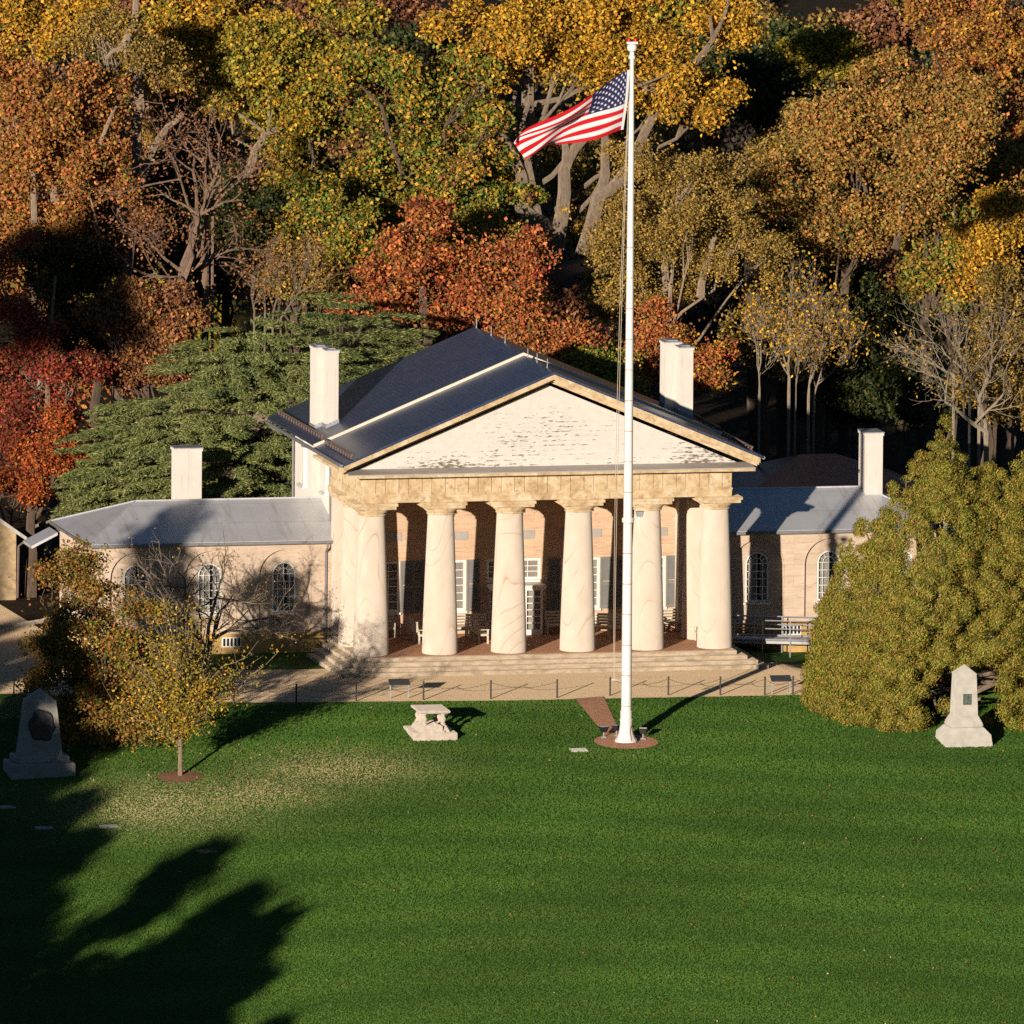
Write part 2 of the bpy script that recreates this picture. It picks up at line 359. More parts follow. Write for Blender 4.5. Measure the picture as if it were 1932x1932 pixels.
M = dict(column=m_column(), portico=m_wall('peach_sandstone', (.60,.42,.285), (.70,.53,.38), (.36,.19,.11)),
         wing=m_wall('pale_sandstone', (.58,.455,.35), (.67,.56,.45), (.40,.26,.17), .5), entab=m_entab(), board=m_board(), slate=m_slate(), mroof=m_metalroof(),
         gravel=m_gravel(), path=m_brick('red_brick_paving', (.40,.175,.10), (.50,.25,.15), (.32,.22,.16), .21, .11),
         floor=m_brick('terracotta_tile', (.46,.23,.13), (.54,.29,.17), (.32,.20,.13), .3, .3),
         step=m_step(), lawn=m_lawn(), leaf=m_leaf(), glass=m_glass(),
         bark=m_bark('grey_bark', (.13,.10,.075), (.30,.235,.175)), barkd=m_bark('dark_bark', (.07,.05,.04), (.17,.125,.09)), barkl=m_bark('pale_bark', (.19,.145,.105), (.37,.285,.21)), barks=m_bark('silvery_bark', (.20,.165,.125), (.37,.31,.24)), barkr=m_bark('reddish_bark', (.13,.085,.065), (.28,.19,.14)),
         stucco=m_stucco(), white=simple('white_paint', (.80,.78,.74), .5, .4, .05), trim=simple('cream_trim', (.76,.69,.57), .6, .3, .08),
         ledge=simple('lead_ledge', (.40,.37,.34), .6, .3, .1), ochre=simple('ochre_foundation', (.52,.35,.14), .9, .15, .3, 1.6, .3), shutter=simple('grey_green_shutter', (.20,.205,.20), .5, .4, .08),
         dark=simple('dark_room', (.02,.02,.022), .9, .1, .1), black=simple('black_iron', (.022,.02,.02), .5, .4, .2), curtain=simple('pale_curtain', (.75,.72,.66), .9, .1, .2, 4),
         gut=simple('grey_gutter', (.22,.22,.23), .5, .4, .1), flash=simple('lead_flashing', (.32,.33,.36), .5, .4, .2, 5), wood=simple('worn_bench_wood', (.62,.56,.46), .7, .25, .2, 6),
         pole=simple('white_pole_paint', (.82,.81,.78), .35, .5, .05, 1.5), rust=simple('rust_stain', (.42,.14,.05), .8, .2, .3, 6), steel=simple('galvanised_steel', (.50,.52,.55), .4, .5, .1, 5, 0, .4),
         granite=simple('pale_granite', (.50,.475,.43), .8, .25, .16, 2.2, .25), marble=simple('weathered_marble', (.56,.49,.42), .8, .25, .2, 3.5, .3), bronze=simple('green_bronze', (.10,.125,.105), .55, .45, .4, 9, .5), bronzed=simple('dark_bronze', (.05,.05,.052), .55, .4, .4, 9, .5),
         granite_shaded=simple('shaded_granite', (.36,.345,.32), .8, .25, .16, 2.2, .25), panel=simple('dark_sign_panel', (.055,.055,.06), .35, .5, .2, 3), mulch=simple('brown_mulch', (.16,.085,.05), .95, .1, .4, 9, 1.0), stone=simple('yellow_rubble_stone', (.46,.35,.21), .9, .15, .35, 3.0, .8),  # second granite is the pale one darkened, shade put into its colour
         tile=simple('pale_roof_tile', (.5,.46,.42), .7, .3, .25, 4, .3), pipe=simple('brown_downspout', (.19,.135,.115), .5, .3, .15), kerb=simple('kerb_stone', (.45,.40,.33), .9, .2, .2, 3, .4),
         red=simple('flag_red', (.50,.012,.02), .75, .2, .05, 4), fwhite=simple('flag_white', (.64,.65,.67), .75, .2, .03, 4), blue=simple('flag_blue', (.020,.020,.085), .75, .2, .06, 4), rope=simple('pale_rope', (.55,.48,.38), .9, .1, .1),
         lens=simple('lamp_glass', (.45,.5,.55), .15, .6, .05), beacon=simple('red_beacon_lens', (.65,.02,.02), .2, .6, .05), asphalt=simple('worn_asphalt', (.16,.125,.105), .95, .1, .25, 2.5, .6), ramp=simple('pale_ramp_deck', (.55,.55,.55), .7, .3, .1))

# ================================================================== GROUND
def grid_axis(lo_, hi, fine, far):
    a = list(np.arange(lo_, hi+.01, fine)); st = fine; x = hi
    while x < far: st *= 1.5; x += st; a.append(x)
    st = fine; x = lo_; b = []
    while x > -far: st *= 1.5; x -= st; b.append(x)
    return np.array(b[::-1]+a)
gx = grid_axis(-45, 35, 1.0, 4500); gy = grid_axis(-75, 30, .75, 6000)
GX, GY = np.meshgrid(gx, gy); GZ = gz(GX, GY)
nx, ny = len(gx), len(gy)
V3 = np.c_[GX.ravel(), GY.ravel(), GZ.ravel()]
idx = np.arange(nx*ny).reshape(ny, nx)
Fq = np.c_[idx[:-1,:-1].ravel(), idx[:-1,1:].ravel(), idx[1:,1:].ravel(), idx[1:,:-1].ravel()]
def fast_mesh(name, V, F, mat, parent=None, cols=None):
    me = bpy.data.meshes.new(name); nf, k = F.shape
    me.vertices.add(len(V)); me.vertices.foreach_set('co', np.ascontiguousarray(V, np.float32).ravel())
    me.loops.add(nf*k); me.loops.foreach_set('vertex_index', np.ascontiguousarray(F, np.int32).ravel())
    me.polygons.add(nf); me.polygons.foreach_set('loop_start', np.arange(0, nf*k, k, dtype=np.int32))
    me.update(calc_edges=True); me.materials.append(mat)
    if cols is not None:
        a = me.attributes.new('leafcol', 'FLOAT_COLOR', 'FACE')
        a.data.foreach_set('color', np.c_[cols, np.ones(len(cols))].astype(np.float32).ravel())
    o = bpy.data.objects.new(name, me); COL.objects.link(o)
    if parent: o.parent = parent; ORG[o.name] = org(parent)
    return o
ground = fast_mesh('ground', V3, Fq, M['lawn']); tag(ground, 'green lawn falling gently away from the house front', 'ground', kind='structure')
ground.data.shade_smooth()
DRY = [(*ongr(300, 1522)[:2], 4.2, 4.2), (*ongr(640, 1452)[:2], 3.6, 3.0), (*ongr(470, 1500)[:2], 3.5, 2.8)]
def dryness(X, Y):
    d = np.zeros_like(X)
    for (a, b, ra, rb) in DRY: d = np.maximum(d, np.exp(-(((X-a)/ra)**2+((Y-b)/rb)**2)))
    return d
at = ground.data.attributes.new('dry', 'FLOAT', 'POINT'); at.data.foreach_set('value', dryness(V3[:,0], V3[:,1]).astype(np.float32))
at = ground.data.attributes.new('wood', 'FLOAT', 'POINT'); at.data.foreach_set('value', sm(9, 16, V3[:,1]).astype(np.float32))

def sheet(name, outline, mat, lift, label, cat, step=1.0):
    """a sheet over the ground: rows of (left,right) edges given as lists of points of equal length"""
    A, B = outline; mb = MB(); nn = 16
    rows = []
    for a, b in zip(A, B):
        row = []
        for k in range(nn+1):
            x = a[0]+(b[0]-a[0])*k/nn; y = a[1]+(b[1]-a[1])*k/nn; row.append((x, y, float(gz(x, y))+lift))
        rows.append(row)
    for r1, r2 in zip(rows[:-1], rows[1:]):
        for k in range(nn): mb.quad(r1[k], r1[k+1], r2[k+1], r2[k])
    o = mb.build(name, mat); return tag(o, label, cat, kind='structure')
# driveway between the steps and the lawn
xs = np.arange(-62, 32.1, .5); rg = random.Random(3)
front = [(x, float(edge_y(x))+rg.uniform(-.07, .07)) for x in xs]
def back_y(x):
    return float(np.interp(x, [-62, -21.5, -20.4, -19.6, -9.9, -9.0, 9.0, 9.9, 11, 14, 32], [40, 40, 40, 1.0, .6, -.5, -.5, -.8, -.2, .6, .6]))
back = [(x, back_y(x)+(rg.uniform(-.08, .08))) for x in xs]
sheet('driveway', (front, back), M['gravel'], .012, 'tan gravel driveway crossing in front of the steps', 'driveway')
# brick path from the driveway to the flagpole and the brick circle round it
pole_p = ongr(1181, 1400)
def dens_(P, k=6): return [P[i]+(P[i+1]-P[i])*(j/k) for i in range(len(P)-1) for j in range(k)]+[P[-1]]
pa = [ongr(x, y) for x, y in ((1083, 1319), (1106, 1345), (1128, 1372), (1150, 1398))]
pb = [ongr(x, y) for x, y in ((1138, 1315), (1150, 1340), (1163, 1368), (1180, 1396))]
sheet('brick_path', (dens_(pa), dens_(pb)), M['path'], .03, 'short red brick path from the driveway to the flagpole', 'path')
mb = MB(); cN = 48; rc = 1.42
ringp = [(pole_p[0]+rc*math.cos(2*PI*k/cN), pole_p[1]+rc*.98*math.sin(2*PI*k/cN)) for k in range(cN)]
cv = [(x, y, float(gz(x, y))+.024) for x, y in ringp]+[(pole_p[0], pole_p[1], pole_p[2]+.024)]
mb.add(cv, [(k, (k+1) % cN, cN) for k in range(cN)])
tag(mb.build('brick_circle', M['path']), 'round red brick apron at the foot of the flagpole', 'paving', kind='structure')
# kerb line on the drive at far left
kp = [onZ(x, y, 0) for x, y in ((-60, 1192), (0, 1186), (40, 1181), (82, 1174), (104, 1168))]
mb = MB()
for a, b in zip(kp[:-1], kp[1:]):
    d = Vector(b-a).normalized(); n_ = np.array((-d.y, d.x, 0))*.13
    mb.add([a-n_, b-n_, b+n_, a+n_]+[p+np.array((0,0,.14)) for p in (a-n_, b-n_, b+n_, a+n_)], [(4,5,6,7),(0,1,5,4),(2,3,7,6)])
tag(mb.build('kerb', M['kerb']), 'low pale stone kerb crossing the drive beside the house', 'kerb', kind='structure')

# ================================================================== MANSION
H = empty('mansion', (0, 0, 0), 'cream mansion with six front columns, white pediment and two low wings', 'house')
FL = .70; S = 3.17; CX = [(-2.5+k)*S for k in range(6)]
# steps: four levels wrapping three sides
mb = MB()
for i in range(4):
    e = .4*(3-i); z1 = FL-.175*(3-i); z0 = z1-.175
    xo, yo = 8.65+e, -1.32-e
    if i == 3: mb.bbox(-xo, xo, yo, 6.15, z0, z1-.004, .015)
    else: mb.bbox(-xo, xo, yo, 5.6-.3*(3-i), z0-(.3 if i == 0 else 0), z1, .018)
st = mb.build('steps', M['step'], H)
mb = MB(); mb.box(-8.3, 8.3, -.98, 6.15, FL-.03, FL+.004); mb.build('portico_floor', M['floor'], H)
# columns
def column(x, y):
    mb = MB(); r0, r1 = .805, .585; hh = 7.0-FL
    prof = [(r0*.97, FL), (r0, FL+.03)]+[(r0+(r1-r0)*(u**1.25), FL+hh*u) for u in np.linspace(.03, 1, 14)]
    mb.lathe(x, y, prof, 40); o = mb.build('column', M['column'], H, True)
    c = MB(); c.lathe(x, y, [(.585, 7.004), (.64, 7.02), (.64, 7.06), (.61, 7.08), (.68, 7.15), (.82, 7.28), (.86, 7.34)], 36)
    c.box(x-.93, x+.93, y-.93, y+.93, 7.345, 7.49); c.box(x-1.0, x+1.0, y-1.0, y+1.0, 7.493, 7.615)
    c.build('capital', M['entab'], o, True); return o
for x in CX: column(x, 0)
for x in (CX[0], CX[-1]): column(x, S)
for sx in (-1, 1):
    mb = MB(); xa, xb = sorted((sx*7.5, sx*8.42)); mb.box(xa, xb, 5.45, 6.36, FL+.006, 7.1); o = mb.build('pilaster', M['column'], H)
    c = MB(); c.box(xa-.1, xb+.1, 5.35, 6.3, 7.104, 7.3); c.box(xa-.2, xb+.2, 5.25, 6.3, 7.304, 7.61); c.build('capital', M['entab'], o)
# back wall of the portico
wins = [-6.17, -3.105, 3.105, 6.17]
ops = [(x, .9, 1.75, 4.06, False) for x in wins]+[(0, 1.25, 3.12, 4.08, False), (0, 1.0, FL+.01, 3.0, False)]
mb = MB(); mb.wall(-8.44, 8.44, FL, 7.62, 6.2, ops[:5], .16)
# the doorway is hidden behind the vestibule: the wall is solid there
mb.build('portico_wall', M['portico'], H)
mb = MB()
for x in wins+[0]: mb = MB(); mb.box(x-.97, x+.97, 6.172, 6.2-.003, 4.98, 5.37); mb.build('stone_tablet', M['ledge'], H)
def sash(parent, cx, h, za, zb, y, cols, rows):
    mb = MB(); mb.ring(cx, h, za, zb, .11, y-.05, y+.08, False)
    for k in range(1, cols): x = cx-h+.11+(2*h-.22)*k/cols; mb.box(x-.018, x+.018, y, y+.05, za+.1, zb-.1)
    for k in range(1, rows): z = za+.11+(zb-za-.22)*k/rows; mb.box(cx-h+.1, cx+h-.1, y+.004, y+.046, z-.018, z+.018)
    o = mb.build('window', M['white'], parent)
    g = MB(); g.box(cx-h+.105, cx+h-.105, y+.052, y+.062, za+.105, zb-.105); g.build('pane', M['glass'], o)
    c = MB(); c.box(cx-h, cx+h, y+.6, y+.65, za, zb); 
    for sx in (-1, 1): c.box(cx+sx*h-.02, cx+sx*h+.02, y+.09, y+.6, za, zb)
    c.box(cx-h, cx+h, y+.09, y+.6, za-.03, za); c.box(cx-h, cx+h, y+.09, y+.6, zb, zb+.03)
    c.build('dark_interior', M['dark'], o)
    for sx in (-1, 1):
        d = MB(); xa, xb = cx+sx*(h-.1), cx+sx*(h*.45); nn = 9; pts = []
        for k in range(nn): u = k/(nn-1); pts.append((xa+(xb-xa)*u, y+.13+.02*math.sin(k*2.6)))
        for p, q in zip(pts[:-1], pts[1:]): d.quad((p[0],p[1],za+.08),(q[0],q[1],za+.08),(q[0],q[1],zb-.08),(p[0],p[1],zb-.08))
        d.build('curtain', M['curtain'], o)
    sl = MB(); sl.bbox(cx-h-.06, cx+h+.06, y-.22, y+.02, za-.11, za-.004, .015); sl.build('sill', M['white'], o)
    return o
def shutter(parent, x0, x1, z0, z1, y):
    mb = MB(); mb.box(x0, x0+.07, y, y+.045, z0, z1); mb.box(x1-.07, x1, y, y+.045, z0, z1)
    for z in (z0, (z0+z1)/2-.05, z1-.1): mb.box(x0+.07, x1-.07, y+.002, y+.043, z, z+.1)
    z = z0+.12
    while z < z1-.14:
        if abs(z-(z0+z1)/2) > .09: mb.add([(x0+.07,y+.004,z),(x1-.07,y+.004,z),(x1-.07,y+.036,z+.06),(x0+.07,y+.036,z+.06)], [(0,1,2,3)])
        z += .055
    return mb.build('shutter', M['shutter'], parent)
for x in wins:
    sash(H, x, .9, 1.75, 4.06, 6.28, 4, 6)
    shutter(H, x-1.53, x-.93, 1.72, 4.08, 6.14); shutter(H, x+.93, x+1.53, 1.72, 4.08, 6.14)
sash(H, 0, 1.25, 3.12, 4.08, 6.28, 5, 3)
# glazed vestibule before the door
mb = MB(); mb.box(-1.2, 1.2, 5.2, 6.2, 2.74, 2.82); mb.box(-1.28, 1.28, 5.1, 6.2, 2.824, 2.98); mb.box(-1.16, 1.16, 5.26, 6.2, FL+.006, .95)
for x in (-1.16, -.42, .32, 1.06): mb.box(x, x+.1, 5.24, 5.34, .95, 2.74)
for z in (1.25, 1.55, 1.85, 2.15, 2.45): mb.box(-1.06, 1.06, 5.27, 5.31, z-.025, z+.025)
for x in (-.72, .02, .76): mb.box(x-.02, x+.02, 5.272, 5.308, .95, 2.74)
for sx in (-1.16, 1.06):
    mb.box(sx, sx+.1, 6.08, 6.18, .95, 2.74)
    for z in (1.3, 1.75, 2.2): mb.box(sx+.03, sx+.07, 5.34, 6.08, z-.025, z+.025)
vb = mb.build('vestibule', M['white'], H)
g = MB(); g.box(-1.05, 1.05, 5.325, 5.335, .95, 2.74); g.build('pane', M['glass'], vb)
g = MB(); g.box(-1.02, 1.02, 5.42, 5.5, .96, 2.73); g.build('pale_backing', M['curtain'], vb)  # pale sheet added close behind the panes to make them look lit
# entablature: three sides, architrave, panelled frieze, cornice
def run(mb, x0, x1, y0, y1, z0, z1): mb.box(x0, x1, y0, y1, z0, z1)
e = MB()
EX = 8.5; EY = -.66
for (x0, x1, y0, y1) in ((-EX, EX, EY, EY+1.2), (-EX, -EX+1.2, EY+1.203, 6.2), (EX-1.2, EX, EY+1.203, 6.2)):
    e.box(x0, x1, y0, y1, 7.62, 7.93)
    e.box(x0-.03, x1+.03, y0-.03, y1-.003, 7.933, 8.0)
fz0, fz1 = 8.003, 8.80
def frieze(axis, a0, a1, face, sgn, n):
    wdt = (a1-a0)/n
    for k in range(n):
        p, q = a0+wdt*k+.012, a0+wdt*(k+1)-.012; m1 = p+(q-p)*.56
        if axis == 'x':
            e.box(p, q, face+.02, face+.5, fz0, fz1)
            e.box(p+.05, m1, face-.03, face+.018, fz0+.05, fz1-.08)
            for j in range(1, 3): e.box(p+.05+(m1-p-.05)*j/3-.02, p+.05+(m1-p-.05)*j/3+.02, face-.032, face-.03+.0, fz0+.08, fz1-.12)
        else:
            xa, xb = sorted((face-sgn*.02, face-sgn*.5)); e.box(xa, xb, p, q, fz0, fz1)
            xa, xb = sorted((face+sgn*.03, face-sgn*.018)); e.box(xa, xb, p+.05, m1, fz0+.05, fz1-.08)
frieze('x', -EX, EX, EY, -1, 16); frieze('y', EY+.55, 6.2, -EX, -1, 6); frieze('y', EY+.55, 6.2, EX, 1, 6)
en = e.build('entablature', M['entab'], H)
c = MB()
c.box(-9.0, 9.0, -1.2, 6.25, 8.803, 8.87); c.box(-9.32, 9.32, -1.75, 6.25, 8.873, 9.0)
c.build('cornice', M['entab'], H)
c = MB(); c.add([(-9.32,-1.78,9.003),(9.32,-1.78,9.003),(9.32,-.72,9.17),(-9.32,-.72,9.17)], [(0,1,2,3)]); c.add([(-9.32,-1.78,9.0),(9.32,-1.78,9.0),(9.32,-1.78,9.05),(-9.32,-1.78,9.05)], [(0,1,2,3)])
c.build('ledge', M['ledge'], H)
c = MB(); c.box(-8.3, 8.3, EY+1.2, 6.2, 7.66, 7.72); c.build('portico_ceiling', M['portico'], H)
# pediment
AP = 13.42; SL = (AP-9.45)/9.6
tb = MB(); tb.prism([(-8.9, -.70, 9.08), (8.9, -.70, 9.08), (0, -.70, 12.80)], (0, .12, 0)); tb.build('tympanum', M['board'], H)
rk = MB()
for sx in (-1, 1):
    for (y0, y1, top, bot) in ((-1.75, -.56, .0, -.24), (-1.45, -.57, -.243, -.36), (-1.1, -.58, -.363, -.46)):
        xe = 9.55; ze = AP-SL*xe
        rk.prism([(0, y0, AP+top), (sx*xe, y0, ze+top), (sx*xe, y0, ze+bot), (0, y0, AP+bot)], (0, y1-y0, 0))
rk.build('raking_cornice', M['entab'], H)
# roofs
def gable(y0, y1, lift, mat, name, xe=9.62):
    mb = MB()
    for sx in (-1, 1):
        a = np.array([0, 0, AP+lift]); b = np.array([sx*xe, 0, AP-SL*xe+lift]); nrm = np.array([0, 0, -.10])
        mb.prism([(a[0], y0, a[2]), (b[0], y0, b[2]), (b[0], y0, b[2]-.10), (a[0], y0, a[2]-.10)], (0, y1-y0, 0))
    return mb.build(name, mat, H)
gable(-1.86, 4.55, .125, M['slate'], 'portico_roof'); mr = gable(4.553, 14.75, .235, M['slate'], 'main_roof')
fa = MB()
for sx in (-1, 1):
    xe = 9.66; zt = AP+.26; fa.prism([(0, 4.43, zt), (sx*xe, 4.43, zt-SL*xe), (sx*xe, 4.43, zt-SL*xe-.13), (0, 4.43, zt-.13)], (0, .115, 0))
fa.build('roof_step_trim', M['trim'], H)
rz = lambda x, lift=.235: AP+lift-SL*abs(x)
for sx in (-1, 1):
    sg = MB(); x = sx*9.2
    for (y0, y1, lf) in ((-1.6, 4.3, .125), (4.7, 14.3, .235)):
        z = rz(x, lf); sg.tube([(x, y0, z+.2), (x, y1, z+.2)], .05, 6); sg.tube([(x, y0, z+.06), (x, y1, z+.06)], .02, 5)
        for y in np.arange(y0+.2, y1, .55): sg.box(x-.03, x+.03, y-.03, y+.03, z-.01, z+.19); sg.tube([(x, y, z+.16), (x+sx*-.02, y+.22, z+.02)], .02, 4)
    sg.build('snow_guard', M['pipe'], H)
    gt = MB(); gt.tube([(sx*9.7, -1.7, rz(9.62, .04)-.02), (sx*9.7, 14.6, rz(9.62, .04)-.02)], .085, 8); gt.build('gutter', M['gut'], H)
for y in (-.4, 1.7, 3.6, 8.3, 11.2, 14.3):
    z = AP+(.125 if y < 4.5 else .235); lr = MB(); lr.tube([(0, y, z-.02), (0, y, z+.42)], .022, 5); lr.tube([(0, y, z-.02), (.0, y+.1, z+.06)], .03, 5); lr.build('lightning_rod', M['flash'], H)
# main block walls
mw = MB(); mw.box(-8.05, 8.05, 6.37, 14.2, 0, 9.5); 
for sx in (-1, 1): xa, xb = sorted((sx*8.053, sx*8.45)); mw.box(xa, xb, 10.6, 14.2, .0, 9.45)
mw.box(-8.05, 8.05, 6.2+.165, 6.368, 7.66, 9.3)
gm = MB(); gm.prism([(-8.4, 13.9, 9.46), (8.4, 13.9, 9.46), (0, 13.9, 13.1)], (0, .28, 0)); gm.build('rear_gable', M['stucco'], H)
wl = mw.build('side_wall', M['stucco'], H)
for sx in (-1, 1):
    dp = MB(); dp.tube([(sx*9.5, 7.9, 9.2), (sx*8.14, 7.95, 8.8), (sx*8.14, 7.95, 5.7)], .05, 6); dp.build('downspout', M['gut'], H)
    dp = MB(); dp.tube([(sx*9.6, 14.25, 9.3), (sx*8.55, 14.15, 8.8), (sx*8.55, 14.15, .1)], .06, 6); dp.build('downspout', M['gut'], H)
    for y, xw in ((9.2, 8.055), (12.1, 8.455)):
        wf = MB(); xa, xb = sorted((sx*xw, sx*(xw+.16))); wf.box(xa, xb, y-.5, y+.5, 6.9, 9.0); wf.box(*sorted((sx*xw, sx*(xw+.24))), y-.6, y+.6, 6.78, 6.897)
        wf.box(*sorted((sx*xw, sx*(xw+.21))), y-.58, y+.58, 9.003, 9.12)
        o = wf.build('side_window', M['white'], H); pn = MB(); xa, xb = sorted((sx*(xw+.164), sx*(xw+.17))); pn.box(xa, xb, y-.4, y+.4, 7.0, 8.9); pn.build('blind_panel', M['stucco'], o)
# main chimneys, each of two joined flues
def chimney(parts, name='chimney'):
    mb = MB(); fls = []
    for (x0, x1, y0, y1, zt) in parts:
        zb = min(rz(x0), rz(x1))-.25
        mb.box(x0, x1, y0, y1, zb, zt-.16); mb.box(x0-.035, x1+.035, y0-.035, y1+.035, zt-.157, zt-.06)
        fl = MB(); fl.box(x0-.05, x1+.05, y0-.05, y1+.05, zt-.057, zt); fl.box(x0+.12, x1-.12, y0+.15, y1-.15, zt+.003, zt+.05); fls.append(('cap', fl))
        n = 4; fl = MB()
        for k in range(n):
            xa, xb = x0-.03+(x1-x0+.06)*k/n, x0-.03+(x1-x0+.06)*(k+1)/n
            fl.box(xa, xb, y0-.03, y0-.004, rz((xa+xb)/2)-.15, rz((xa+xb)/2)+.18)
        for xs_ in (x0-.03, x1+.004): fl.box(xs_, xs_+.026, y0, y1, rz(xs_)-.15, rz(xs_)+.18)
        fls.append(('flashing', fl))
    o = mb.build(name, M['stucco'], H)
    for n_, f_ in fls: f_.build(n_, M['flash'], o)
    return o
chimney([(-8.57, -8.02, 6.85, 7.75, 13.68), (-8.90, -8.3, 7.753, 8.9, 13.72)])
chimney([(7.85, 8.45, 6.95, 7.9, 13.5), (7.38, 8.1, 7.903, 9.0, 13.64)])
# wings
WY = 6.4
def wing(sx):
    x_in, x_out = (8.07, 19.25) if sx < 0 else (8.07, 20.1)
    cxs = [10.55, 13.98, 17.4] if sx < 0 else [11.42, 14.78, 18.15]
    def X(a, b): return (a, b) if sx > 0 else (-b, -a)
    x0, x1 = X(x_in, x_out)
    rec = [(sx*c, 1.17, 1.0, 3.5, True) for c in cxs]
    mb = MB(); mb.wall(x0, x1, .90, 5.02, WY, rec, .13)
    mb.wall(x0+.1, x1-.1, .95, 5.0, WY+.13, [(sx*c, .56, 1.80, 3.56, True) for c in cxs], .14)
    xo = sx*x_out
    mb.quad((xo, WY, .9), (xo, 14.3, .9), (xo, 14.3, 5.02), (xo, WY, 5.02)); mb.quad((x0, 14.3, .9), (x1, 14.3, .9), (x1, 14.3, 5.02), (x0, 14.3, 5.02))
    for y in (WY+.0, 9.9, 13.4): mb.box(*sorted((xo+sx*.004, xo+sx*.12)), y+.02, y+.75, .9, 4.95)
    mb.build('wing_wall', M['wing'], H)
    fd = MB(); fd.box(x0, x1+.0, WY-.06, 14.36, -.8, .897)
    fo = fd.build('foundation', M['ochre'], H)
    cw = MB(); cx_ = sx*13.0; cw.box(cx_-.45, cx_+.45, WY-.09, WY-.063, .30, .75); co = cw.build('cellar_window', M['white'], H)
    cb = MB()
    for k in range(5): x = cx_-.38+.17*k; cb.box(x, x+.1, WY-.098, WY-.092, .35, .70)
    cb.build('pane', M['dark'], co)
    # hipped metal roof
    ez = 5.14; rx = 16.62 if sx < 0 else 17.3; rzz = 6.5; y0, y1, ym = WY-.38, 14.7, 10.5
    xi, xe = sx*8.06, sx*(x_out+.38); xr = sx*rx
    A, B, C, D_, R1, R2 = (xi,y0,ez), (xe,y0,ez), (xe,y1,ez), (xi,y1,ez), (xi,ym,rzz), (xr,ym,rzz)
    rf = MB(); rf.add([A,B,C,D_,R1,R2], [(0,1,5,4), (1,2,5), (2,3,4,5)])
    rf.box(*sorted((xi, xe)), y0, y1, ez-.14, ez-.004)
    ro = rf.build('wing_roof', M['mroof'], H)
    sm_ = MB(); sm_.tube([R1, R2], .05, 6); sm_.tube([R2, B], .045, 6); sm_.tube([R2, C], .045, 6); sm_.build('ridge_cap', M['mroof'], ro)
    gt = MB(); gt.tube([(xi, y0-.06, ez-.10), (xe, y0-.06, ez-.10)], .075, 8); gt.tube([(xe+sx*.05, y0, ez-.1), (xe+sx*.05, y1, ez-.1)], .075, 8); gt.build('gutter', M['gut'], ro)
    dp = MB(); q = sx*8.66; dp.tube([(q, y0-.06, ez-.1), (q, y0-.06, ez-.35), (q, WY-.09, ez-.6), (q, WY-.09, .05)], .055, 6); dp.build('downspout', M['gut'], H)
    for i, c in enumerate(cxs):
        cx = sx*c; h = .55; za, zb = 1.82, 3.56; y = WY+.2
        f = MB(); f.ring(cx, h, za, zb, .075, y-.05, y+.06)
        for k in (1, 2, 3): x = cx-h+2*h*k/4; f.box(x-.016, x+.016, y-.01, y+.04, za+.05, zb+(h*.48 if k == 2 else 0))
        for k in range(1, 6): z = za+(zb-za)*k/5; f.box(cx-h+.05, cx+h-.05, y-.006, y+.036, z-.016, z+.016)
        for k in range(1, 6):
            a = PI*k/6; f.tube([(cx+.26*math.cos(a), y+.015, zb+.26*math.sin(a)), (cx+.5*math.cos(a), y+.015, zb+.5*math.sin(a))], .016, 4)
        f.tube([(cx+.26*math.cos(PI*k/10), y+.015, zb+.26*math.sin(PI*k/10)) for k in range(11)], .016, 4)
        wo = f.build('arched_window', M['white'], H)
        g = MB(); g.prism([(cx-h+.06, y+.03, za+.06), (cx+h-.06, y+.03, za+.06)]+[(cx+(h-.06)*math.cos(PI*k/12), y+.03, zb+(h-.06)*math.sin(PI*k/12)) for k in range(13)], (0, .008, 0)); g.build('pane', M['glass'], wo)
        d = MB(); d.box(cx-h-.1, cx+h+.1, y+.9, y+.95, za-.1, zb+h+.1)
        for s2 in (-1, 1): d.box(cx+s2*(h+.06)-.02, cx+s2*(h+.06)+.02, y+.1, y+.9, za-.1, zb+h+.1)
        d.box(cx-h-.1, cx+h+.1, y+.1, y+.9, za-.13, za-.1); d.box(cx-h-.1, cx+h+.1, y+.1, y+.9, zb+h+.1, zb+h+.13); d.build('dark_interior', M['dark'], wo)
        for s2 in (-1, 1):
            cu = MB(); xa, xb = cx+s2*(h-.02), cx+s2*h*(.02 if s2 < 0 else .30); pts = [(xa+(xb-xa)*k/10, y+.12+.025*math.sin(k*2.3)) for k in range(11)]
            for p, q2 in zip(pts[:-1], pts[1:]): cu.quad((p[0],p[1],za),(q2[0],q2[1],za),(q2[0],q2[1],zb+h),(p[0],p[1],zb+h))
            cu.build('curtain', M['curtain'], wo)
        sl = MB(); sl.bbox(cx-h-.1, cx+h+.1, WY-.0, WY+.2, 1.71, 1.797, .012); sl.build('sill', M['white'], wo)
        # a slim moulding round the outer arch
        am = MB(); am.ring(cx, 1.22, 1.0, 3.5, .045, WY-.03, WY-.003); am.build('arch_moulding', M['wing'], H)
    cm = MB(); xa, xb, y2, zt = (13.2, 14.4, 12.2, 8.62) if sx < 0 else (17.2, 18.0, 9.6, 9.05)
    x2, x3 = X(xa, xb); yd = 1.0 if sx < 0 else 1.35
    cm.box(x2, x3, y2, y2+yd, 4.8, zt-.12); cm.box(x2-.04, x3+.04, y2-.04, y2+yd+.04, zt-.117, zt)
    co = cm.build('chimney', M['stucco'], H); fl = MB(); fl.box(x2-.06, x3+.06, y2-.06, y2+yd+.06, zt+.003, zt+.05); fl.build('cap', M['flash'], co)
wing(-1); wing(1)
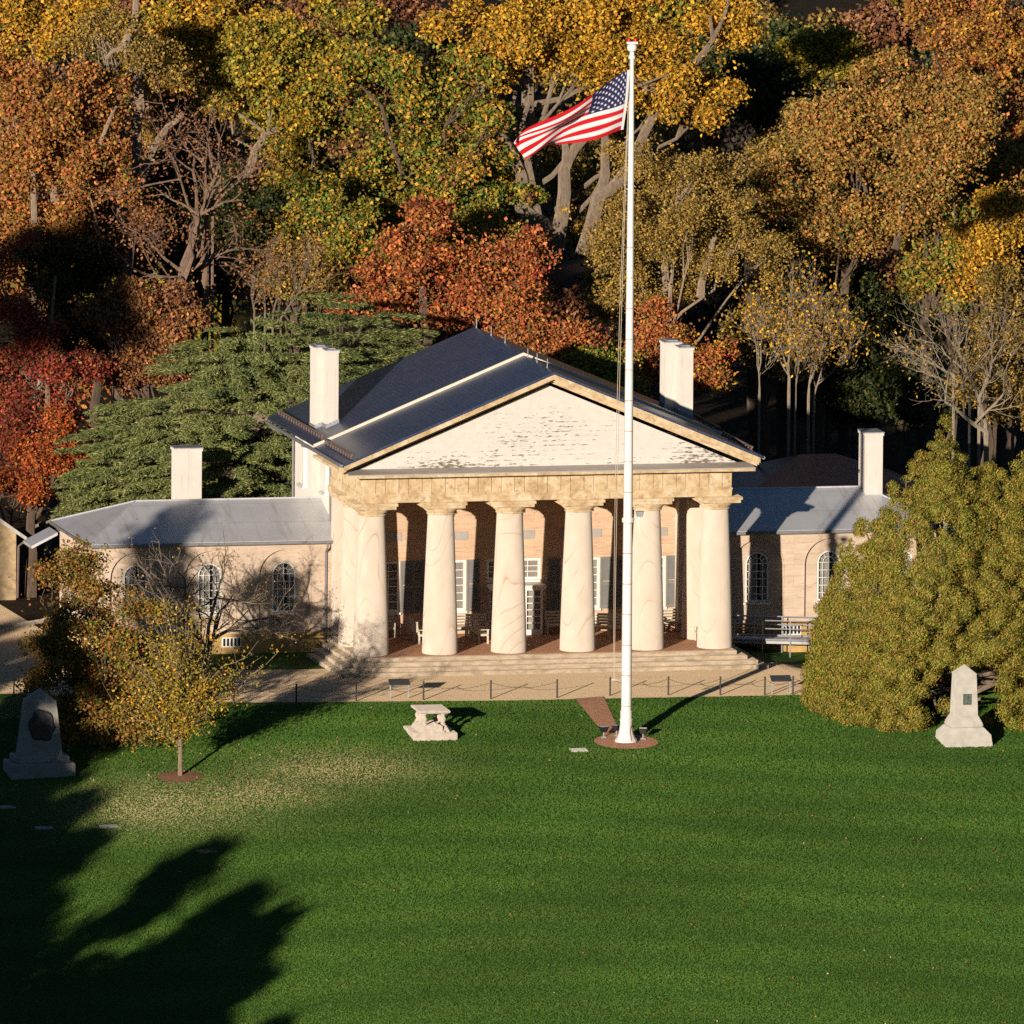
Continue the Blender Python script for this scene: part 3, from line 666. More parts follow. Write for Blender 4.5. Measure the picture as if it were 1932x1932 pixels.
# small rear porch roof past the left wing's end
mb = MB(); p = onY(70, 1026, 15.2); q = onY(112, 1010, 15.2)
mb.prism([(-20.5, 15.0, 3.95), (-19.3, 15.0, 4.55), (-19.3, 15.0, 4.42), (-20.5, 15.0, 3.82)], (0, 2.0, 0)); 
_ = mb.build('rear_porch', M['mroof'], H)

# ================================================================== PORTICO BENCHES
def make_bench(loc, rz_, label):
    b = empty('bench', loc, label, 'bench', 'benches on the portico', rz_)
    f = MB(); 
    for k in range(4): f.box(-1.0, 1.0, -.22+.115*k, -.12+.115*k, .42, .455)
    f.box(-1.0, 1.0, -.2, .2, .36, .417); f.build('seat', M['wood'], b, rot=0)
    f = MB()
    for k in range(4): f.box(-1.0, 1.0, .235+.02*k, .265+.02*k, .52+.13*k, .60+.13*k)
    f.build('backrest', M['wood'], b, rot=0)
    for x in (-.98, 0, .92):
        f = MB(); f.box(x, x+.07, -.23, -.15, 0, .62); f.box(x, x+.07, .17, .25, 0, .42); f.box(x, x+.07, .19, .27, .42, .58); f.box(x+.01, x+.06, .27, .34, .55, 1.02); f.box(x, x+.07, -.25, .25, .623, .66)
        f.build('end_frame', M['wood'], b, rot=0)
    return b
bench0 = make_bench((-6.6, 5.55, FL+.004), 0, 'slatted bench in shade against the wall under the leftmost portico window')
for (x, y, a, lab) in ((-4.85, 3.9, PI/2, 'slatted bench turned side-on behind the gap between the first and second front columns'),
                       (-2.4, 5.2, 0, 'slatted bench backed to the wall under the second window from the left'),
                       (-2.15, 3.6, PI/2, 'slatted bench turned side-on just right of the second front column'),
                       (2.35, 5.5, 0, 'slatted bench against the shaded wall right of the white vestibule'),
                       (4.0, 4.4, -.35, 'slatted bench set askew behind the fourth front column'),
                       (5.0, 2.9, -PI/2, 'slatted bench side-on behind the flagpole on the portico'),
                       (6.7, 5.5, 0, 'sunlit slatted bench under the rightmost portico window'),
                       (7.75, 2.3, -PI/2, 'slatted bench side-on beside the rightmost front column')):
    o = copy_tree(bench0); o.location = (x, y, FL+.004); o.rotation_euler.z = a; o['label'] = lab

# ================================================================== RAMP on the right
rp = empty('access_ramp', (12, 5, 0), 'pale access ramp with pipe railings before the right wing', 'ramp')
mb = MB(); mb.prism([(9.9, 4.1, .44), (17.5, 4.1, .08), (17.5, 4.1, -.06), (9.9, 4.1, .30)], (0, 1.5, 0)); mb.build('deck', M['ramp'], rp)
for y in (4.05, 5.65):
    rl = MB(); z = lambda x: .44-(x-9.9)*.0474
    for h in (.55, .92): rl.tube([(9.7, y, z(9.7)+h), (17.4, y, z(17.4)+h)], .03, 6)
    for x in np.arange(9.8, 17.5, 1.3): rl.tube([(x, y, -.55), (x, y, z(x)+.92)], .03, 6)
    rl.tube([(9.7, y, z(9.7)+.04), (17.4, y, z(17.4)+.04)], .06, 6)
    rl.build('railing', M['steel'], rp)

# ================================================================== FLAGPOLE
PX, PY, PZ = pole_p
fp = empty('flagpole', (PX, PY, PZ), 'tall white flagpole with flared foot on a brick circle', 'flagpole')
ptop = onY(1191.5, 100, PY); PH = ptop[2]
pl = MB(); pl.lathe(PX, PY, [(.232, PZ+.75), (.222, PZ+5), (.198, PZ+12), (.165, PZ+20), (.122, PZ+27), (.098, PH-.25)], 20); po = pl.build('pole', M['pole'], fp, True)
jn = MB()
for k in range(16):
    z = PZ+1.6+k*1.35; r_ = np.interp(z-PZ, [0, 5, 12, 20, 27, 32], [.234, .224, .200, .167, .124, .100]); jn.lathe(PX, PY, [(r_+.004, z), (r_+.006, z+.012), (r_+.004, z+.025)], 16)
jn.build('joint_line', M['rust'], po)
b = MB(); n8 = 8
prof = [(.50, PZ+.02), (.50, PZ+.10), (.40, PZ+.22), (.32, PZ+.42), (.275, PZ+.75), (.27, PZ+.95), (.29, PZ+.96), (.29, PZ+1.02), (.262, PZ+1.04), (.26, PZ+1.35), (.268, PZ+1.36), (.25, PZ+1.39)]
b.lathe(PX, PY, prof, n8*2); b.build('foot', M['pole'], fp)
rs = MB(); 
for (a0, a1) in (((.14, -.27, .75), (.10, -.31, .45)), ((.10, -.31, .45), (.13, -.40, .23)), ((.13, -.40, .23), (.12, -.50, .09))):
    rs.tube([(PX+a0[0], PY+a0[1]-.012, PZ+a0[2]), (PX+a1[0], PY+a1[1]-.012, PZ+a1[2])], .014, 4)
rs.build('rust_streak', M['rust'], fp)
t_ = MB(); t_.lathe(PX, PY, [(.105, PH-.25), (.16, PH-.24), (.16, PH-.12), (.11, PH-.10), (.10, PH+.05), (.2, PH+.12), (.23, PH+.25), (.2, PH+.36), (.12, PH+.40)], 18); tr_ = t_.build('truck', M['pole'], fp, True)
t_ = MB(); t_.box(PX-.24, PX+.24, PY-.1, PY+.1, PH+.403, PH+.5); t_.build('lamp_bracket', M['white'], fp)
for sx in (-1, 1):
    t_ = MB(); t_.lathe(PX+sx*.15, PY, [(.07, PH+.503), (.085, PH+.55), (.07, PH+.62), (.03, PH+.66)], 12); t_.build('beacon', M['beacon'], fp, True)
# camera-like floodlight on a bracket
fz = onY(1205, 972, PY)[2]
t_ = MB(); t_.tube([(PX, PY, fz-.18), (PX+.62, PY-.05, fz-.18)], .035, 6); t_.lathe(PX+.52, PY-.05, [(.05, fz-.15), (.05, fz-.05)], 8); t_.lathe(PX+.0, PY, [(.26, fz-.3), (.27, fz-.2), (.26, fz-.1)], 14); fo = t_.build('lamp_arm', M['white'], fp)
t_ = MB(); t_.frustum(PX+.52, PY-.05, fz-.06, .12, .1, fz+.18, .17, .14); t_.build('floodlight', M['steel'], fp)
cz = onY(1145, 1282, PY)[2]
t_ = MB(); t_.tube([(PX, PY, cz-.05), (PX-.45, PY-.25, cz), (PX-.72, PY-.3, cz+.02)], [.02, .02, .05], 6); t_.tube([(PX, PY, cz-.3), (PX-.45, PY-.25, cz)], .012, 4); t_.build('cleat_arm', M['white'], fp)
hl = MB()
for (ox, oy) in ((-.62, -.1), (-.45, -.05)):
    p0 = np.array((PX-.08, PY-.08, PH-.2)); p1 = np.array((PX+ox-.1, PY+oy, PZ+16)); p2 = np.array((PX-.5+ox*.2, PY-.2, cz+.02)); 
    pts = []
    for k in range(15):
        u = k/14; pts.append((1-u)**2*p0+2*u*(1-u)*p1+u*u*p2)
    hl.tube(pts, .012, 4)
hl.build('halyard', M['rope'], fp)

# ---- flag: a mesh of stripes and canton, waved in depth
FY = PY-.1
def bez(P, u):
    P = np.array(P, float); n = len(P)-1; r_ = np.zeros(2)
    for k in range(n+1): r_ += math.comb(n, k)*(u**k)*((1-u)**(n-k))*P[k]
    return r_
TOPC = [(1184, 133), (1140, 165), (1060, 212), (985, 235), (976, 272)]
BOTC = [(1172, 246), (1120, 256), (1060, 279), (1010, 286), (986, 299)]
def flag_pt(u, vv):
    us = u**1.35; a = bez(TOPC, us); b_ = bez(BOTC, us)
    # cloth gathers in folds towards the fly
    sag = .05*math.sin(PI*vv)*u
    vq = vv+.10*u*math.sin(2*PI*vv*1.0+1.2*u*3)*(.3+.7*u)*.55
    x, y = a+(b_-a)*(vq); y += sag*30
    dep = .55*(.2+u)*math.sin(8.0*u-4.6*vv+.6)+.30*u*math.sin(10.0*vv+5*u)
    P_ = onY(x, y, FY); P_ = P_+np.array((0, 1, .126))*dep     # a fold leans in depth along the line of sight's slope
    return P_
fb = MB(); NU, NV = 72, 52
G = [[flag_pt(i/NU, j/NV) for i in range(NU+1)] for j in range(NV+1)]
for j in range(NV):
    for i in range(NU):
        stripe = j//4; can = (i < NU*.40) and stripe < 7
        mi = 2 if can else (0 if stripe % 2 == 0 else 1)
        fb.quad(G[j][i], G[j][i+1], G[j+1][i+1], G[j+1][i], mi)
def star(cu, cv_, r_):
    for side in (-1, 1):
        pts = []
        c0 = flag_pt(cu, cv_)
        n_ = np.cross(flag_pt(cu+.01, cv_)-c0, flag_pt(cu, cv_+.01)-c0); n_ = n_/np.linalg.norm(n_)*.012*side
        for k in range(10):
            an = PI/2+k*PI/5; q = r_*(1 if k % 2 == 0 else .42)
            pts.append(flag_pt(max(cu+q*math.cos(an)*.53, 0), max(cv_-q*math.sin(an), 0))+n_)
        fb.add([c0+n_]+pts, [(0, k+1, (k+1) % 10+1) for k in range(10)], 1)
ch = 7/13
for r_ in range(9):
    n_ = 6 if r_ % 2 == 0 else 5
    for k in range(n_):
        cu = .40*((k+.5)/6 if n_ == 6 else (k+1)/6); star(cu, ch*(r_+.75)/9.5, .030)
fo = fb.build('flag', [M['red'], M['fwhite'], M['blue']], smooth=True)
tag(fo, 'waving flag with red and white stripes and a starred blue canton', 'flag')
hb = MB()
for j in range(NV):
    a, b_ = G[j][0], G[j+1][0]; hb.add([a, b_, b_+np.array((.12, 0, .02)), a+np.array((.12, 0, .02))], [(0,1,2,3)])
hb.build('hoist_band', M['fwhite'], fo)

# ---- ground spotlights at the pole's foot
def spot(px, py, aim, label):
    p = ongr(px, py); o = empty('spotlight', p, label, 'spotlight', 'spotlights round the flagpole')
    m_ = MB(); m_.tube([(-.12, 0, .03), (.12, 0, .03)], .05, 6); m_.tube([(0, 0, .03), (0, 0, .28)], .03, 6); m_.build('stand', M['steel'], o, rot=0)
    m_ = MB(); m_.frustum(0, 0, .28, .1, .1, .52, .19, .15); m_.build('housing', M['black'], o, rot=aim); m_ = MB(); m_.box(-.16, .16, -.12, .12, .523, .535); m_.build('lens', M['lens'], o, rot=aim)
spot(1139, 1393, .3, 'black spotlight on the grass left of the flagpole foot'); spot(1213, 1396, -.3, 'black spotlight right of the flagpole foot'); spot(1163, 1390, .9, 'spotlight on the brick path close behind the flagpole foot')

# ================================================================== TOMB, MONUMENTS, STONES
tp = ongr(812, 1385)
tt = empty('table_tomb', tp, 'pale stone table tomb on balusters over a stepped slab', 'tomb'); hr = -.03
mb = MB(); mb.bbox(-.98, .98, -1.28, 1.28, -.35, .22, .03); mb.build('base_slab', M['marble'], tt, rot=hr)
mb = MB(); mb.frustum(0, 0, .224, .68, 1.05, .42, .58, .95); mb.frustum(0, 0, .424, .56, .93, .5, .54, .91); mb.build('plinth', M['marble'], tt, rot=hr)
mb = MB(); mb.prism([(-.34, -1.12, .3), (.34, -1.12, .3), (.34, -1.12, .50), (0, -1.12, .66), (-.34, -1.12, .50)], (0, .35, 0)); mb.box(-.42, .42, -1.16, -.75, .224, .30); mb.build('headstone', M['marble'], tt, rot=hr)
for x in (-.42, .42):
    for y in (-.75, 0, .75):
        mb = MB(); mb.lathe(x, y, [(.12, .503), (.12, .56), (.07, .6), (.125, .74), (.13, .8), (.06, .93), (.1, .97), (.1, 1.02)], 14); mb.build('baluster', M['marble'], tt, True, rot=hr)
mb = MB(); mb.frustum(0, 0, 1.023, .58, .92, 1.07, .68, 1.02); mb.bbox(-.7, .7, -1.04, 1.04, 1.073, 1.17, .025); mb.build('table_slab', M['marble'], tt, rot=hr)

op = ongr(1818, 1400)
ob = empty('obelisk', op, 'pale granite obelisk with small green bronze plaque before the bushy evergreen', 'monument')
mb = MB(); mb.box(-1.06, 1.06, -1.0, 1.0, -.4, .10); mb.frustum(0, 0, .103, 1.04, .98, .42, 1.01, .95); mb.frustum(0, 0, .423, 1.01, .95, .72, .74, .7); mb.build('base', M['granite'], ob, rot=.0)
mb = MB(); mb.bbox(-.72, .72, -.68, .68, .735, .88, .04); mb.frustum(0, 0, .88, .70, .66, 1.2, .54, .52); mb.build('plinth', M['granite'], ob, rot=0)
mb = MB(); mb.frustum(0, 0, 1.203, .52, .48, 3.05, .45, .42); mb.add([(-.48,-.45,3.053),(.48,-.45,3.053),(.48,.45,3.053),(-.48,.45,3.053),(0,0,3.46)], [(0,3,2,1),(0,1,4),(1,2,4),(2,3,4),(3,0,4)]); mb.build('shaft', M['granite'], ob, rot=0)
mb = MB(); yf = -.462; mb.ring(.02, .18, 1.72, 2.20, .03, yf-.05, yf+.02, False); mb.box(-.15, .19, yf-.02, yf+.02, 1.74, 2.17)
mb.add([(.02+.11*math.cos(a)*s_, yf-.02-(.03 if s_ < .9 else 0), 1.86+.12*math.sin(a)*s_) for s_ in (1, .6) for a in np.linspace(0, PI, 9)], [(k, k+1, 9+k+1, 9+k) for k in range(8)]+[tuple(range(9, 18))])
mb.add([(.03+.065*math.cos(a)*s_, yf-.02-(.03 if s_ < .9 else 0), 2.04+.08*math.sin(a)*s_) for s_ in (1, .5) for a in np.linspace(0, 2*PI, 13)], [(k, k+1, 13+k+1, 13+k) for k in range(12)]+[tuple(range(13, 26))])
mb.build('plaque', M['bronze'], ob, rot=0)

lp = ongr(74, 1458)
lm = empty('stone_monument', lp, 'broad tapered stone monument with dark bronze medallion standing in shade', 'monument')
mb = MB(); mb.bbox(-1.42, 1.42, -1.0, 1.0, -.3, .52, .04); mb.bbox(-1.18, 1.2, -.78, .78, .523, .82, .05); mb.build('base', M['granite_shaded'], lm, rot=.0)
mb = MB(); mb.frustum(0, 0, .823, .93, .6, 3.2, .66, .4); mb.add([(-.66,-.4,3.203),(.66,-.4,3.203),(.66,.4,3.203),(-.66,.4,3.203),(0,0,3.75)], [(0,1,4),(1,2,4),(2,3,4),(3,0,4)]); mb.build('shaft', M['granite_shaded'], lm, rot=0)
mb = MB(); sl_ = (.6-.4)/(3.2-.82)
def mp(a, r1, off): z = 2.15+r1*math.sin(a)*1.05; return (.02+r1*math.cos(a)*.92, -.6+(z-.82)*sl_-off, z)
nn = 28; rr_ = random.Random(4)
rad1 = [.66+.05*math.sin(5*k)+rr_.uniform(-.03, .03) for k in range(nn)]
vs = [mp(2*PI*k/nn, rad1[k], .004) for k in range(nn)]+[mp(2*PI*k/nn, rad1[k]*.86, .09) for k in range(nn)]+[mp(2*PI*k/nn, .42, .05) for k in range(nn)]+[mp(0, 0, .11)]
mb.add(vs, [(k, (k+1) % nn, nn+(k+1) % nn, nn+k) for k in range(nn)]+[(nn+k, nn+(k+1) % nn, 2*nn+(k+1) % nn, 2*nn+k) for k in range(nn)]+[(2*nn+k, 2*nn+(k+1) % nn, 3*nn) for k in range(nn)])
mb.build('medallion', M['bronzed'], lm, rot=0)
def flatstone(px, py, w_, d_, rz_, mat, label):
    p = ongr(px, py); m_ = MB(); m_.bbox(-w_/2, w_/2, -d_/2, d_/2, -.05, .045, .01); o = m_.build('flat_marker', mat, rot=rz_); o.location = p
    sl2 = math.atan(.1); o.rotation_euler.x = sl2; tag(o, label, 'grave marker', 'flat markers set in the lawn')
flatstone(1092, 1416, .75, .55, 0, M['granite'], 'pale flat stone marker in the grass left of the flagpole')
flatstone(8, 1524, .95, .5, 0, M['granite_shaded'], 'pale flat marker at the left edge in the shaded lawn')
flatstone(84, 1563, .8, .45, 0, M['granite_shaded'], 'flat marker in deep shade below the tapered stone monument')
flatstone(205, 1560, .8, .45, 0, M['granite_shaded'], 'flat marker on the lawn at the edge of the shade near the young tree')
flatstone(390, 1607, .85, .5, .1, M['path'], 'reddish flat marker at the tip of the tree shadow')

# ================================================================== CHAIN FENCES, SIGNS
def fence(pxs, label):
    ps = [ongr(x, y) for x, y in pxs]; o = empty('chain_fence', ps[0], label, 'fence', 'low post and chain fences along the driveway')
    for p in ps:
        m_ = MB(); m_.lathe(p[0], p[1], [(.04, p[2]-.1), (.036, p[2]+.78), (.048, p[2]+.785), (.045, p[2]+.82), (.02, p[2]+.85)], 8); m_.build('post', M['black'], o)
    for a, b_ in zip(ps[:-1], ps[1:]):
        pts = [a+(b_-a)*(k/10)+np.array((0, 0, .74-.26*(1-(2*k/10-1)**2))) for k in range(11)]
        m_ = MB(); m_.tube(pts, .008, 4); m_.build('chain', M['black'], o)
fence([(-60, 1310), (26, 1313), (140, 1318), (250, 1322), (345, 1324), (441, 1326), (559, 1326), (672, 1323), (799, 1321), (926, 1319), (1051, 1317)], 'low black post and chain fence along the lawn left of the brick path')
fence([(1151, 1313), (1261, 1312), (1359, 1312), (1443, 1312), (1496, 1311), (1590, 1311)], 'low black post and chain fence along the lawn right of the brick path')
def sign(px, py, label, h_=.62):
    p = ongr(px, py); o = empty('wayside_sign', p, label, 'sign', 'low information panels by the driveway', -.03)
    m_ = MB(); m_.add([(-.46,-.2,h_),(.46,-.2,h_),(.46,.2,h_+.2),(-.46,.2,h_+.2),(-.46,-.2,h_+.04),(.46,-.2,h_+.04),(.46,.2,h_+.24),(-.46,.2,h_+.24)], [(0,3,2,1),(4,5,6,7),(0,1,5,4),(1,2,6,5),(2,3,7,6),(3,0,4,7)]); m_.build('panel', M['panel'], o, rot=0)
    for x in (-.43, .38):
        m_ = MB(); m_.box(x, x+.05, -.03, .03, -.1, h_+.09); m_.build('leg', M['steel'], o, rot=0)
sign(753, 1318, 'dark low-angled information panel on two legs near the table tomb'); sign(1473, 1311, 'dark information panel on two legs beside the bushy evergreen')

# ================================================================== OTHER BUILDINGS
bo = empty('stone_outbuilding', (-27, 22, 0), 'small gabled yellow stone outbuilding at the left edge', 'building')
cr = onZ(30, 1132, 0); bx, by = cr[0], cr[1]
ev = onY(42, 1000, by)[2]
mb = MB(); mb.box(bx-6, bx, by, by+7, -.1, ev-.1); mb.prism([(bx-6, by, ev-.1), (bx, by, ev-.1), (bx-3, by, ev+2.0)], (0, 7, 0)); mb.build('wall', M['stone'], bo)
mb = MB()
for sx in (-1, 1): mb.prism([(bx-3, by-.3, ev+2.16), (bx-3+sx*3.45, by-.3, ev-.30), (bx-3+sx*3.45, by-.3, ev-.48), (bx-3, by-.3, ev+1.95)], (0, 7.6, 0))
mb.build('roof', M['tile'], bo)
mb = MB(); mb.tube([(bx+.42, by-.2, ev-.45), (bx+.1, by-.05, ev-.75), (bx+.06, by-.06, .1)], .06, 6); mb.build('downspout', M['pipe'], bo)
rb = onY(1515, 858, 27)
bo2 = empty('rear_building', (rb[0], 27, 0), 'dark hip-roofed building in shadow behind the right wing', 'building')
ez2 = onY(1440, 915, 24)[2]-.4
mb = MB(); mb.box(rb[0]-3.3, rb[0]+5.0, 23.4, 31, -.6, ez2); mb.build('wall', M['stone'], bo2)
mb = MB(); mb.add([(rb[0]-3.7,23,ez2),(rb[0]+5.4,23,ez2),(rb[0]+5.4,31.4,ez2),(rb[0]-3.7,31.4,ez2),(rb[0]-.1,27.2,rb[2]),(rb[0]+1.6,27.2,rb[2])], [(0,1,5,4),(1,2,5),(2,3,4,5),(3,0,4)]); mb.build('roof', M['slate'], bo2)
# ================================================================== TREES
LEAVES = 0
def hexc(*cs): return np.array(cs, float)
PAL = dict(  # dark entries within a palette imitate the black shade between leaves
    yellow=hexc((.50,.27,.022), (.58,.34,.03), (.38,.23,.025), (.10,.10,.02), (.52,.22,.03), (.16,.11,.02)),
    yelgrn=hexc((.42,.28,.03), (.26,.24,.03), (.16,.19,.028), (.48,.28,.025), (.07,.09,.018), (.10,.09,.02)),
    green=hexc((.09,.15,.022), (.14,.20,.028), (.22,.23,.03), (.44,.26,.03), (.035,.065,.014), (.06,.09,.018), (.46,.20,.04)),
    rust=hexc((.40,.16,.04), (.33,.16,.035), (.46,.20,.05), (.20,.14,.035), (.40,.10,.045), (.11,.09,.025)),
    orange=hexc((.42,.115,.035), (.50,.17,.04), (.40,.085,.045), (.46,.20,.045), (.24,.06,.035), (.14,.09,.03), (.10,.09,.025)),
    red=hexc((.30,.04,.028), (.38,.06,.03), (.22,.04,.032), (.44,.10,.03), (.14,.04,.028), (.08,.05,.025)),
    redor=hexc((.44,.08,.025), (.50,.13,.03), (.46,.18,.03), (.30,.055,.028), (.14,.06,.025)),
    olive=hexc((.30,.20,.05), (.38,.235,.045), (.22,.165,.05), (.42,.25,.04), (.12,.09,.03), (.08,.065,.025)),
    oakor=hexc((.36,.20,.045), (.28,.20,.045), (.42,.19,.05), (.17,.16,.035), (.44,.17,.055), (.09,.085,.025)),
    brown=hexc((.30,.125,.06), (.36,.155,.07), (.22,.09,.05), (.37,.19,.08), (.12,.06,.035)),
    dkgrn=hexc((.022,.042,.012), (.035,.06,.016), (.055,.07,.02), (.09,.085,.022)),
    cedar=hexc((.17,.20,.060), (.23,.25,.08), (.29,.285,.10), (.09,.125,.04), (.05,.08,.028)),
    juniper=hexc((.17,.21,.028), (.24,.26,.034), (.31,.235,.036), (.40,.18,.045), (.10,.15,.022), (.27,.185,.036), (.07,.09,.018)),
    bush=hexc((.28,.18,.035), (.20,.17,.032), (.34,.14,.035), (.13,.14,.028), (.42,.12,.035), (.06,.08,.02)),
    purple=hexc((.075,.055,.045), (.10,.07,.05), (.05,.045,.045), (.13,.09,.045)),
)
def unit(v): return v/np.maximum(np.linalg.norm(v, axis=1, keepdims=True), 1e-9)
def kites(P, Nn, L, W, rng, T=None):
    """leaf-shaped kites at P with normals Nn"""
    n = len(P); Nn = unit(Nn)
    R_ = rng.normal(size=(n, 3)) if T is None else T
    T_ = unit(R_-Nn*(R_*Nn).sum(1, keepdims=True)); B_ = np.cross(Nn, T_)
    L = np.asarray(L).reshape(-1, 1); W = np.asarray(W).reshape(-1, 1)
    V = np.empty((n, 4, 3)); V[:,0] = P-T_*L*.5; V[:,1] = P+B_*W*.5+T_*L*.06+Nn*W*.22; V[:,2] = P+T_*L*.5; V[:,3] = P-B_*W*.5+T_*L*.06+Nn*W*.22
    F = np.arange(n*4, dtype=np.int32).reshape(n, 4)
    return V.reshape(-1, 3), F
for k_, g_ in dict(yellow=1.32, yelgrn=1.25, green=1.25, rust=1.18, orange=1.32, oakor=1.28, olive=1.32, cedar=1.12, juniper=1.25, red=1.15, redor=1.1, bush=1.1).items(): PAL[k_] = PAL[k_]*g_
def leafcols(n, pal, rng, drift):
    """leaf colours, dark ones mixed in for the shaded gaps: each clump leans to some of the palette, each leaf varies about it"""
    k = rng.integers(0, len(pal), n); c = pal[k]
    c = c*(.68)+pal[np.clip((drift*len(pal)).astype(int), 0, len(pal)-1)]*.32
    return np.clip(c*rng.uniform(.6, 1.45, (n, 1)), .005, .9)
def clumps_in(C, R, n, rng, low=-.75, lobes=None):
    """clumps gathered in lobes (the masses at the ends of the main limbs) with gaps between them"""
    nl = lobes or max(6, n//9); d = unit(rng.normal(size=(nl*6, 3))); d = d[d[:,2] > low]
    pick = [0]
    while len(pick) < min(nl, len(d)):      # keep the lobes apart
        far = (1-(d@d[pick].T)).min(1)*rng.uniform(.5, 1, len(d)); pick.append(int(far.argmax()))
    d = d[pick]; rm = min(R); Lc = C+d*R*rng.uniform(.42, 1.10, (len(d), 1)); Lq = rng.uniform(.6, 1.55, (len(d), 3))*np.array((1.1, 1, .75)); Lr = rm*rng.uniform(.17, .33, len(d)); k = rng.integers(0, len(d), n)
    q = unit(rng.normal(size=(n, 3))+d[k]*.35+np.array((0, 0, .25))); f = rng.uniform(.35, 1, n)
    P = Lc[k]+q*(Lr[k]*f)[:,None]*Lq[k]
    m = rng.uniform(size=n) < .12            # some clumps fill the inside of the crown
    P[m] = C+(P[m]-C)*rng.uniform(.3, .8, (m.sum(), 1))
    return P, np.where(m, .4, f), unit(q+d[k]*.5)
def foliage(Cs, rs, outd, pal, dens, ls, rng, up=.35, flat=.75):
    Ps, Ns, Dr = [], [], []
    for c, r, od in zip(Cs, rs, outd):
        n = max(6, int(dens*r*r)); d = unit(rng.normal(size=(n, 3))+od*.45+np.array((0, 0, .25)))
        rad = r*np.abs(rng.normal(.78, .24, n))
        wob = 1+.28*np.sin(d@rng.normal(size=3)*4+rng.uniform(0, 6))
        Ps.append(c+d*(rad*wob)[:,None]*np.array((1, 1, flat))); Ns.append(d*.35+rng.normal(size=(n, 3))*1.0+np.array((0, -.1, up)))
        Dr.append(np.clip(rng.normal(rng.uniform(0, 1), .18, n), 0, .999))
    P = np.concatenate(Ps); Nn = np.concatenate(Ns); n = len(P)
    L = ls*rng.uniform(.75, 1.3, n)
    V, F = kites(P, Nn, L, L*rng.uniform(.55, .8, n), rng)
    return V, F, leafcols(n, pal, rng, np.concatenate(Dr))
def wob_path(a, b, rng, k=5, amp=.09, sag=0):
    a = np.array(a, float); b = np.array(b, float); L = np.linalg.norm(b-a); pts = []
    for i in range(k):
        u = i/(k-1); p = a+(b-a)*u+rng.normal(size=3)*amp*L*math.sin(PI*u)*.6; p[2] += sag*L*u*(1-u); pts.append(p)
    return pts
def limb_tree(mb, base, fork, Cs, r0, rng, nlimb=14, twig=True, sides=6):
    mb.tube(wob_path(base, fork, rng, 6, .03), np.linspace(r0*1.1, r0*.6, 6), 8)
    order = rng.permutation(len(Cs))[:nlimb]
    for i in order:
        c = Cs[i]; u = rng.uniform(.6, 1); st = np.array(base)+(np.array(fork)-np.array(base))*u
        if c[2] < st[2]+.8: continue
        p = wob_path(st, c, rng, 6, .12, .18); mb.tube(p, np.linspace(r0*.30, r0*.05, 6), sides)
        if twig:
            near = np.argsort(np.linalg.norm(Cs-c, axis=1))[1:4]
            for q in near[Cs[near][:,2] > c[2]-.3]: mb.tube(wob_path(p[3], Cs[q], rng, 4, .12), np.linspace(r0*.16, r0*.04, 4), 4)
def pxlimbs(mb, limbs, Y, rng):
    for (pts, r_, ybend) in limbs:
        P_ = [onY(x, y, Y+ybend*(k/max(len(pts)-1, 1))) for k, (x, y) in enumerate(pts)]
        # smooth the polyline
        Q = [P_[0]]
        for a, b in zip(P_[:-1], P_[1:]): Q += [a+(b-a)*.5+rng.normal(size=3)*.05, b]
        mb.tube(Q, np.linspace(r_[0], r_[1], len(Q)), 8)
def crown_mesh(name, V, F, cols, parent):
    global LEAVES; LEAVES += len(F)
    return fast_mesh(name, V-org(parent), F, M['leaf'], parent, cols)
